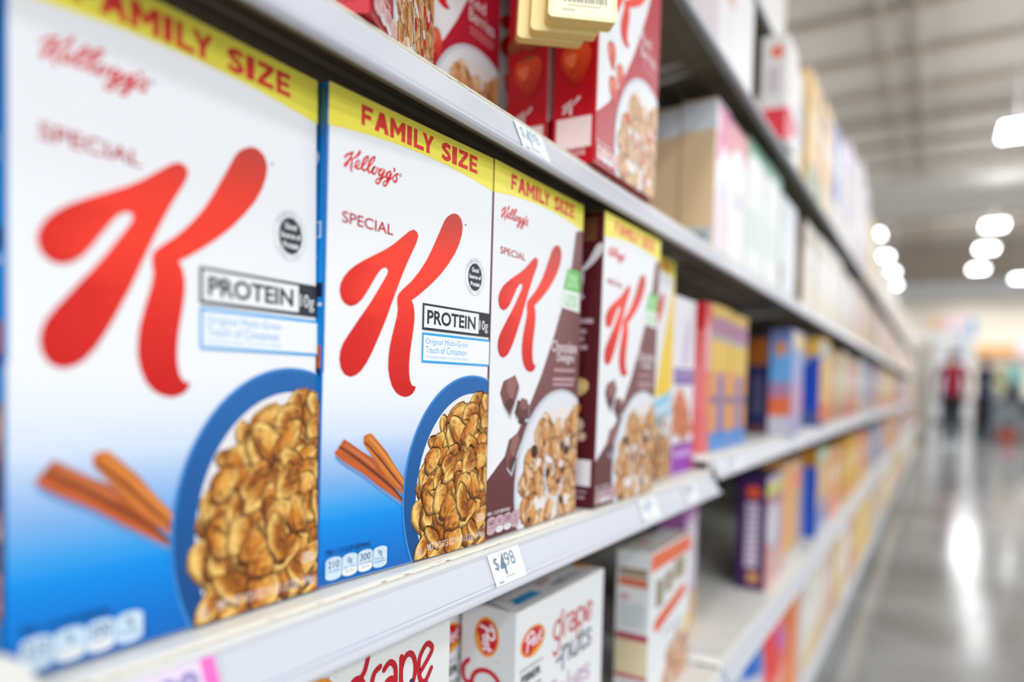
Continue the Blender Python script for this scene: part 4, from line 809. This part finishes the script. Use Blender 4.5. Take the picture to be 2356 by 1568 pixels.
def coupon_pad():
    c = Vector((-.28, .5694, .3215 + ZC)); th = math.radians(40)
    a = Vector((math.cos(th), math.sin(th), 0)); n = Vector((math.sin(th), -math.cos(th), 0)); w, h = .0625, .110
    o = c - a * w / 2 - Vector((0, 0, .001))
    m = Matrix(((n.x, a.x, 0, o.x), (n.y, a.y, 0, o.y), (0, 0, 1, o.z), (0, 0, 0, 1)))
    root = empty('coupon_pad', m, 'yellow tear-off coupon pad hanging in front of the red berry boxes', 'coupon pad')
    for k, (dy, dz, x0, x1) in enumerate(((0, 0, -.018, 0), (-.012, -.004, -.030, -.0185), (-.022, -.006, -.042, -.031))):
        r = .004; V = []; F = []; prof = []
        for (yy, zz, a0) in ((w - r, r, -90), (w - r, h, 0), (r, h, 90), (r, r, 180)):
            rr = r if zz == r else .0005
            for q in range(5):
                t = math.radians(a0 + 90 * q / 4); prof.append((yy + rr * math.cos(t) + dy, zz + rr * math.sin(t) + dz))
        V = [(x1, y, z) for y, z in prof] + [(x0, y, z) for y, z in prof]; nn = len(prof)
        F = [tuple(range(nn)), tuple(reversed(range(nn, 2 * nn)))] + [(i, nn + i, nn + (i + 1) % nn, (i + 1) % nn) for i in range(nn)]
        C = [[lin((250, 240, 196) if k == 0 else (246, 226, 160))] * len(f) for f in F]
        for i in range(2, len(C)): C[i] = [lin((232, 204, 122))] * 4
        mesh_obj('pad_stack', V, F, 'pad', root, C)
    A = Art(w, h, .01)
    A.rect('F', .006, .0035, w - .006, h - .01, (250, 246, 214))
    r = random.Random(2); u = .014
    while u < w - .010:
        q = r.uniform(.0006, .0016); A.rect('F', u, .0140, u + q, .034, (70, 74, 70)); u += q + r.uniform(.0006, .0016)
    A.text('F', '0000', .012, .0058, .024, .0085, (110, 112, 96)); A.rect('F', .018, .0108, .048, .0121, (190, 186, 150)); A.rect('F', .032, .0066, .044, .0073, (206, 200, 160)); A.obj('barcode_label', root, 'pad')
    # the hook that carries it from the rail above
    ext([(-.012, h - .004), (-.008, h - .004), (-.008, h + .062), (-.012, h + .062)], w / 2 - .006, w / 2 + .006, 'hanger', 'rail', root)
coupon_pad()

def clip():
    V = []; F = []; prof = [(.088, -.150), (.137, -.150)]
    for q in range(9):
        t = math.radians(0 + 90 * q / 8); prof.append((.117 + .020 * math.cos(t), -.123 + .020 * math.sin(t)))
    prof += [(.088, -.103)]
    root = empty('shelf_clip', Matrix.Translation((0, 0, ZC)), 'cream metal bracket with a round hole at the shelf front below the blurred blue box', 'bracket')
    bm = bmesh.new()
    hole = [(.106 + .009 * math.cos(6.2832 * k / 20), -.121 + .012 * math.sin(6.2832 * k / 20)) for k in range(20)]
    tris = tessellate_polygon([[Vector((a, b, 0)) for a, b in prof], [Vector((a, b, 0)) for a, b in reversed(hole)]])
    pts = prof + list(reversed(hole)); nn = len(pts)
    V = [(-.289, a, b) for a, b in pts] + [(-.294, a, b) for a, b in pts]
    F = [t for t in tris] + [tuple(nn + k for k in reversed(t)) for t in tris]
    for lo, n in ((0, len(prof)), (len(prof), len(hole))):
        for i in range(n): F.append((lo + i, nn + lo + i, nn + lo + (i + 1) % n, lo + (i + 1) % n))
    p = mesh_obj('plate', V, F, 'cream', root)
    bm.from_mesh(p.data); bmesh.ops.recalc_face_normals(bm, faces=bm.faces); bm.to_mesh(p.data); bm.free()
    ext([(-.3115, -.150), (-.2942, -.150), (-.2942, -.146), (-.3115, -.146)], .089, .136, 'tab', 'cream', root)
clip()

# ------------------------------------------------------------------ building shell
def quadbox(name, x0, x1, y0, y1, z0, z1, m): return struct(box(name, x0, x1, y0, y1, z0, z1, m))
quadbox('floor', -9, 16, -9, 37, -.1, 0, 'floor')
quadbox('ceiling', -9, 16, -9, 37, 7.30, 7.40, 'ceil')
quadbox('wall_back', -9, 16, 36.0, 36.2, 0, 5.02, 'wallw')
quadbox('wall_back_upper', -9, 16, 35.92, 36.2, 5.02, 5.72, 'wallu')
quadbox('wall_back_top', -9, 16, 36.0, 36.2, 5.72, 7.30, 'joist')
quadbox('wall_left', -9.2, -9, -9, 37, 0, 7.3, 'wallw')
for k in range(18): quadbox('trim_%d' % (k + 1), -8.9, 15.9, 2.1 + 1.85 * k, 2.30 + 1.85 * k, 7.16, 7.28, 'joist')
for k, xx in enumerate((-3.3, -1.02, -.48, 2.6, 5.2)): quadbox('trim_%d' % (k + 20), xx - .035, xx + .035, -8, 35.8, 7.04, 7.12, 'joist')
dct = box('air_duct', -7.5, 12, 17.3, 18.2, 4.86, 5.46, 'duct', None, .05); dct.name = 'hanging_duct'; tag(dct, 'wide white air duct crossing under the ceiling above the aisle', 'duct')

def lamp(x, y, z, label, first=[None]):
    m = Matrix.Translation((x, y, z))
    if first[0] is None:
        root = empty('ceiling_light', m, label, 'ceiling light', 'hanging store lights')
        box('housing', -.24, .24, -.42, .42, .0, .05, 'housing', root, .01); box('lens', -.22, .22, -.40, .40, -.012, .0, 'lens', root)
        box('stem', -.015, .015, -.015, .015, .05, 7.1 - z, 'housing', root)
        first[0] = root
    else: root = dup(first[0], m, label)
    return root
n = 0
for x, y, lab in ((.90, 13.35, 'hanging store light this side of the white duct'), (1.0, 20.6, 'hanging store light first beyond the duct in the row over the aisle'), (.99, 23.8, 'hanging store light second beyond the duct over the aisle'), (.95, 27.6, 'hanging store light third beyond the duct over the aisle'), (2.28, 30.3, 'hanging store light near the back wall, off the aisle row'),
                  (-1.62, 20.6, 'hanging store light just above the far shelf tops, first beyond the duct'), (-1.60, 24.0, 'hanging store light above the far shelf tops, middle of its row'), (-1.58, 27.2, 'hanging store light above the far shelf tops, second last of its row'), (-1.66, 30.5, 'hanging store light above the far shelf tops, last of its row')):
    lamp(x, y, 5.0, lab)
def area(x, y, z, sx, sy, e, color=(.99, .993, 1)):
    l = bpy.data.lights.new('store_or_fill_light', 'AREA'); l.shape = 'RECTANGLE'; l.size = sx; l.size_y = sy; l.energy = e; l.color = color
    o = bpy.data.objects.new('store_or_fill_light', l); o.location = (x, y, z); COL.objects.link(o)
for x, e in ((1.0, 32), (3.6, 34), (6.4, 52), (9.6, 74), (13.0, 84)):
    for y, k in ((-8.6, 10.0), (-5.2, 7.5), (-1.6, 1.6), (2.0, .35), (5.6, .45), (9.2, .6)): area(x, y, 5.0, .7, 1.6, e * k)
for x in (3.8, 7.0):
    area(x, 11.2, 5.0, .8, 1.6, 260)  # strong pair added ahead of the duct to brighten its face
    for y in (13.3, 17, 20.6, 24, 27.6, 31, 33.5): area(x, y, 5.0, .8, 1.6, 150)
for y in (13.3, 17, 24, 30, 33.5): area(-3.2, y, 5.0, .8, 1.6, 130)
for y in (31.2, 33.8): area(1.0, y, 5.0, .8, 1.6, 130)  # lamps closest to the back wall, here and above, added to brighten it

def ceiling_fill(x, y, e):  # upward fill lights, added to brighten the ceiling
    area(x, y, 5.12, .7, 1.6, e); bpy.context.scene.collection.objects[-1].rotation_euler = (math.pi, 0, 0)
for y in (5.6, 9.2, 13.35, 16.2, 20.6, 24, 27.6, 31):
    for x in (-3.2, 1.0, 3.8, 7.0): ceiling_fill(x, y, 44)
# ------------------------------------------------------------------ far end of the store
def simple(name, label, cat, parts, group=None):
    root = empty(name, Matrix.Identity(4), label, cat, group)
    for pn, b, col, bv in parts: box(pn, *b, 'flat', root, bv, col)
    return root
simple('end_cap', 'beige display column at the far end of the cereal shelving', 'display', [('body', (-.48, -.12, 15.6, 16.2, 0, 1.75), (206, 200, 188), .03), ('header', (-.50, -.10, 15.58, 16.22, 1.75, 1.95), (226, 220, 204), .02)])
for x0, x1, z1, lab in ((-.48, .10, 2.78, 'white upright cooler nearer the shelving by the back wall'), (.24, .80, 3.02, 'taller white upright cooler beyond the standing shopper')):
    simple('cooler', lab, 'cooler', [('cabinet', (x0, x1, 26.0, 26.8, .0, z1), (232, 240, 250), .03), ('grille', (x0 + .02, x1 - .02, 25.97, 26.0, .02, .14), (120, 126, 132), .0)] + [('shelf', (x0 + .03, x1 - .03, 25.93, 26.0, z, z + .04), (250, 252, 255), .0) for z in (1.5, 1.85, 2.2, 2.55)], 'white coolers')
simple('checkout_counter', 'grey checkout counter beside the shopper in red', 'counter', [('body', (.66, 1.46, 17.8, 19.4, 0, .78), (150, 160, 168), .03), ('worktop', (.60, 1.52, 17.75, 19.45, .78, .84), (96, 100, 108), .01)])
simple('checkout_counter', 'grey checkout counter farther along behind the black register', 'counter', [('body', (1.75, 2.7, 18.6, 20.4, 0, .78), (158, 166, 172), .03), ('worktop', (1.7, 2.75, 18.55, 20.45, .78, .84), (96, 100, 108), .01)])
simple('cash_register', 'black register standing on the checkout counter', 'register', [('base', (1.16, 1.46, 18.0, 18.4, .845, .93), (24, 26, 30), .02), ('screen', (1.20, 1.44, 18.14, 18.18, .93, 1.20), (20, 22, 26), .01)])
simple('basket', 'rust red shopping basket on the floor in front of the counter', 'basket', [('tub', (.98, 1.30, 16.35, 16.62, .02, .28), (160, 74, 56), .03), ('handle', (1.0, 1.28, 16.47, 16.49, .28, .34), (60, 50, 50), .004)])
simple('shopping_cart', 'dark shopping cart standing by the grey checkout counters', 'cart', [('basket', (1.40, 1.74, 16.8, 17.4, .52, .80), (50, 54, 60), .03), ('handle', (1.38, 1.76, 16.74, 16.78, .84, .88), (40, 40, 44), .01), ('frame', (1.44, 1.70, 16.85, 17.35, .16, .20), (70, 74, 80), .01)] + [('wheel', (x, x + .04, y, y + .12, .0, .12), (30, 30, 30), .02) for x in (1.42, 1.68) for y in (16.82, 17.26)] + [('post', (x, x + .03, 16.80, 16.83, .2, .86), (70, 74, 80), .005) for x in (1.41, 1.70)])
simple('display_rack', 'rack of teal and yellow packets beyond the checkout counters', 'rack', [('frame', (1.05, 1.85, 22.0, 22.4, 0, .98), (170, 176, 176), .02), ('packet_row', (1.08, 1.42, 21.96, 22.3, 1.0, 1.62), (206, 216, 160), .03), ('packet_row', (1.45, 1.82, 21.96, 22.3, 1.0, 1.66), (140, 206, 200), .03)])
simple('wall_canopy', 'orange canopy band low on the cream back wall', 'canopy', [('fascia', (1.30, 2.60, 35.5, 35.9, 2.55, 2.98), (238, 176, 110), .02)])
simple('wall_canopy', 'pale pink canopy on the back wall beside the orange one', 'canopy', [('fascia', (2.62, 4.2, 35.5, 35.9, 2.5, 3.1), (240, 214, 218), .02)])
for x0, x1, z0, z1, c, lab in ((-.46, -.04, 3.80, 4.14, (246, 190, 130), 'orange sign panel high on the back wall'), (0.0, .96, 3.72, 4.12, (240, 206, 222), 'pink sign panel between the orange and blue ones'), (.98, 1.24, 3.40, 4.10, (60, 156, 204), 'blue sign panel at the end of the sign row')):
    simple('wall_sign', lab, 'sign', [('panel', (x0, x1, 35.86, 35.9, z0, z1), c, .01)], 'signs on the back wall')

# ------------------------------------------------------------------ people
def person(label, x, y, yaw, shirt, pants, hairc, skin, arm, h=1.72):
    """one continuous skinned body; arm: shoulder-relative elbow and hand targets for both arms"""
    J = {}; E = []; R = []
    def add(p, r, par=None):
        k = len(R); J[k] = p; R.append(r)
        if par is not None: E.append((par, k))
        return k
    s = h / 1.72
    pel = add((0, 0, .95 * s), (.155, .115)); wa = add((0, .005, 1.10 * s), (.145, .105), pel); ch = add((0, .0, 1.28 * s), (.165, .115), wa); nk0 = add((0, 0, 1.43 * s), (.085, .075), ch); nk = add((0, .01, 1.50 * s), (.052, .055), nk0)
    hd0 = add((0, .02, 1.57 * s), (.068, .082), nk); hd1 = add((0, .02, 1.64 * s), (.076, .094), hd0); hd2 = add((0, .012, 1.70 * s), (.050, .062), hd1)
    nose = add((0, .118, 1.595 * s), (.012, .010), hd0)
    for sx in (-1, 1):
        hp = add((sx * .085, 0, .88 * s), (.108, .112), pel); kn = add((sx * .092, .015 + .02 * sx, .50 * s), (.086, .088), hp); an = add((sx * .098, -.02 + .03 * sx, .10 * s), (.070, .068), kn); to = add((sx * .12, .13 + .03 * sx, .035), (.042, .030), an)
        sh = add((sx * .185, 0, 1.40 * s), (.062, .062), nk0); e = arm[0 if sx < 0 else 1]
        el = add((sx * .185 + e[0][0], e[0][1], 1.40 * s + e[0][2]), (.042, .042), sh); wr = add((sx * .185 + e[1][0], e[1][1], 1.40 * s + e[1][2]), (.027, .022), el)
        d = (Vector(J[wr]) - Vector(J[el])).normalized(); pm = add(tuple(Vector(J[wr]) + d * .06), (.036, .017), wr)
        side = d.cross(Vector((0, 1, 0))).normalized() if abs(d.y) < .9 else Vector((1, 0, 0))
        for q, ln in ((-.027, .070), (-.009, .084), (.009, .078), (.027, .060)):
            b = Vector(J[pm]) + side * q + d * .03; f1 = add(tuple(b), (.009, .009), pm); f2 = add(tuple(b + d * ln * .55 + Vector((0, .006, 0))), (.008, .008), f1); add(tuple(b + d * ln + Vector((0, .016, 0))), (.006, .006), f2)
        t1 = add(tuple(Vector(J[wr]) + side * -.034 * sx + d * .03), (.010, .010), wr); add(tuple(Vector(J[wr]) + side * -.050 * sx + d * .075), (.008, .008), t1)
    me = bpy.data.meshes.new('body'); me.from_pydata([J[k] for k in range(len(R))], E, [])
    o = bpy.data.objects.new('tmp_body', me); COL.objects.link(o)
    mo = o.modifiers.new('s', 'SKIN'); mo.use_smooth_shade = True
    for k, v in enumerate(me.skin_vertices[0].data): v.radius = R[k]; v.use_root = (k == 0)
    o.modifiers.new('u', 'SUBSURF').levels = 2
    ev = o.evaluated_get(bpy.context.evaluated_depsgraph_get()); m2 = bpy.data.meshes.new_from_object(ev)
    bpy.data.objects.remove(o)
    V = [tuple(v.co) for v in m2.vertices]; F = [tuple(p.vertices) for p in m2.polygons]; C = []
    arml = 1.12 * s
    for p in m2.polygons:
        c = p.center
        if c.z > 1.465 * s: k = skin
        elif abs(c.x) > .20 and c.z < 1.22 * s or (abs(c.x) > .25): k = skin
        elif c.z > .93 * s: k = shirt
        elif c.z > .085: k = pants
        else: k = (26, 26, 28)
        C.append([lin(k)] * len(p.vertices))
    mtx = Matrix.Translation((x, y, 0)) @ Matrix.Rotation(yaw, 4, 'Z')
    root = empty('person', mtx, label, 'person')
    mesh_obj('body', V, F, 'cloth', root, C, smooth=True)
    bm = bmesh.new(); bmesh.ops.create_uvsphere(bm, u_segments=20, v_segments=12, radius=1.0)
    for v in list(bm.verts):
        q = v.co.copy(); v.co = Vector((q.x * .094, .008 + q.y * .112 - (.012 if q.y < 0 else 0), 1.655 * s + q.z * (.082 if q.z > 0 else .10)))
    bmesh.ops.delete(bm, geom=[v for v in bm.verts if v.co.y > .06 and v.co.z < 1.68 * s], context='VERTS')
    hm = bpy.data.meshes.new('hair'); la = bm.loops.layers.float_color.new('Col')
    for f in bm.faces:
        f.smooth = True
        for l in f.loops: l[la] = lin(hairc)
    bm.to_mesh(hm); bm.free(); hm.materials.append(M['cloth']); link(bpy.data.objects.new('hair', hm), root)
    for sx in (-1, 1):
        e = box('ear', sx * .078 - .008, sx * .078 + .008, .005, .035, 1.575 * s, 1.635 * s, 'cloth', root, .006, skin)
        box('eye', sx * .033 - .010, sx * .033 + .010, .098, .106, 1.615 * s, 1.627 * s, 'cloth', root, .003, (40, 34, 32))
    box('mouth', -.022, .022, .094, .104, 1.548 * s, 1.556 * s, 'cloth', root, .002, (150, 84, 78))
    return root
person('person in a dark red top and black trousers standing back turned at the aisle end', .20, 15.1, .15, (150, 16, 50), (24, 24, 28), (40, 32, 30), (170, 120, 100), [((-.07, .02, -.27), (-.04, .10, -.50)), ((.07, .02, -.27), (.05, .12, -.50))])
person('person in a navy top reaching across the checkout counter', .78, 17.35, -.9, (38, 44, 92), (40, 46, 62), (90, 84, 84), (176, 130, 110), [((-.06, .10, -.25), (-.02, .30, -.34)), ((.08, .16, -.22), (.06, .40, -.28))])

# ------------------------------------------------------------------ camera, world
P_ = (math.radians(31.07), math.radians(-1.483), math.radians(1.418)); FPX, CYP = 1630.0, 921.0
yaw, pit, rol = P_; cy, sy, cp, sp = math.cos(yaw), math.sin(yaw), math.cos(pit), math.sin(pit)
fw = Vector((-sy * cp, cy * cp, sp)); rt = Vector((cy, sy, 0)); upv = rt.cross(fw)
c, s = math.cos(rol), math.sin(rol); r2 = c * rt + s * upv; u2 = -s * rt + c * upv
cam = bpy.data.cameras.new('camera'); co = bpy.data.objects.new('camera', cam); COL.objects.link(co)
co.matrix_world = Matrix(((r2.x, u2.x, -fw.x, 0), (r2.y, u2.y, -fw.y, 0), (r2.z, u2.z, -fw.z, ZC), (0, 0, 0, 1)))
cam.sensor_width = 36.0; cam.lens = FPX * 36 / 2356; cam.shift_y = (CYP - 784) / 2356; cam.clip_start = .02; cam.clip_end = 200
cam.dof.use_dof = True; cam.dof.focus_distance = .530; cam.dof.aperture_fstop = 1.8; cam.dof.aperture_blades = 0
scene.camera = co
w = bpy.data.worlds.new('world'); scene.world = w; w.use_nodes = True
w.node_tree.nodes['Background'].inputs['Color'].default_value = (.94, .965, 1.0, 1); w.node_tree.nodes['Background'].inputs['Strength'].default_value = 1.5
scene.view_settings.view_transform = 'Standard'; scene.view_settings.look = 'None'; scene.view_settings.gamma = 1.0; scene.view_settings.exposure = -0.87
scene.cycles.use_denoising = True; scene.cycles.max_bounces = 8; scene.cycles.sample_clamp_indirect = 8.0
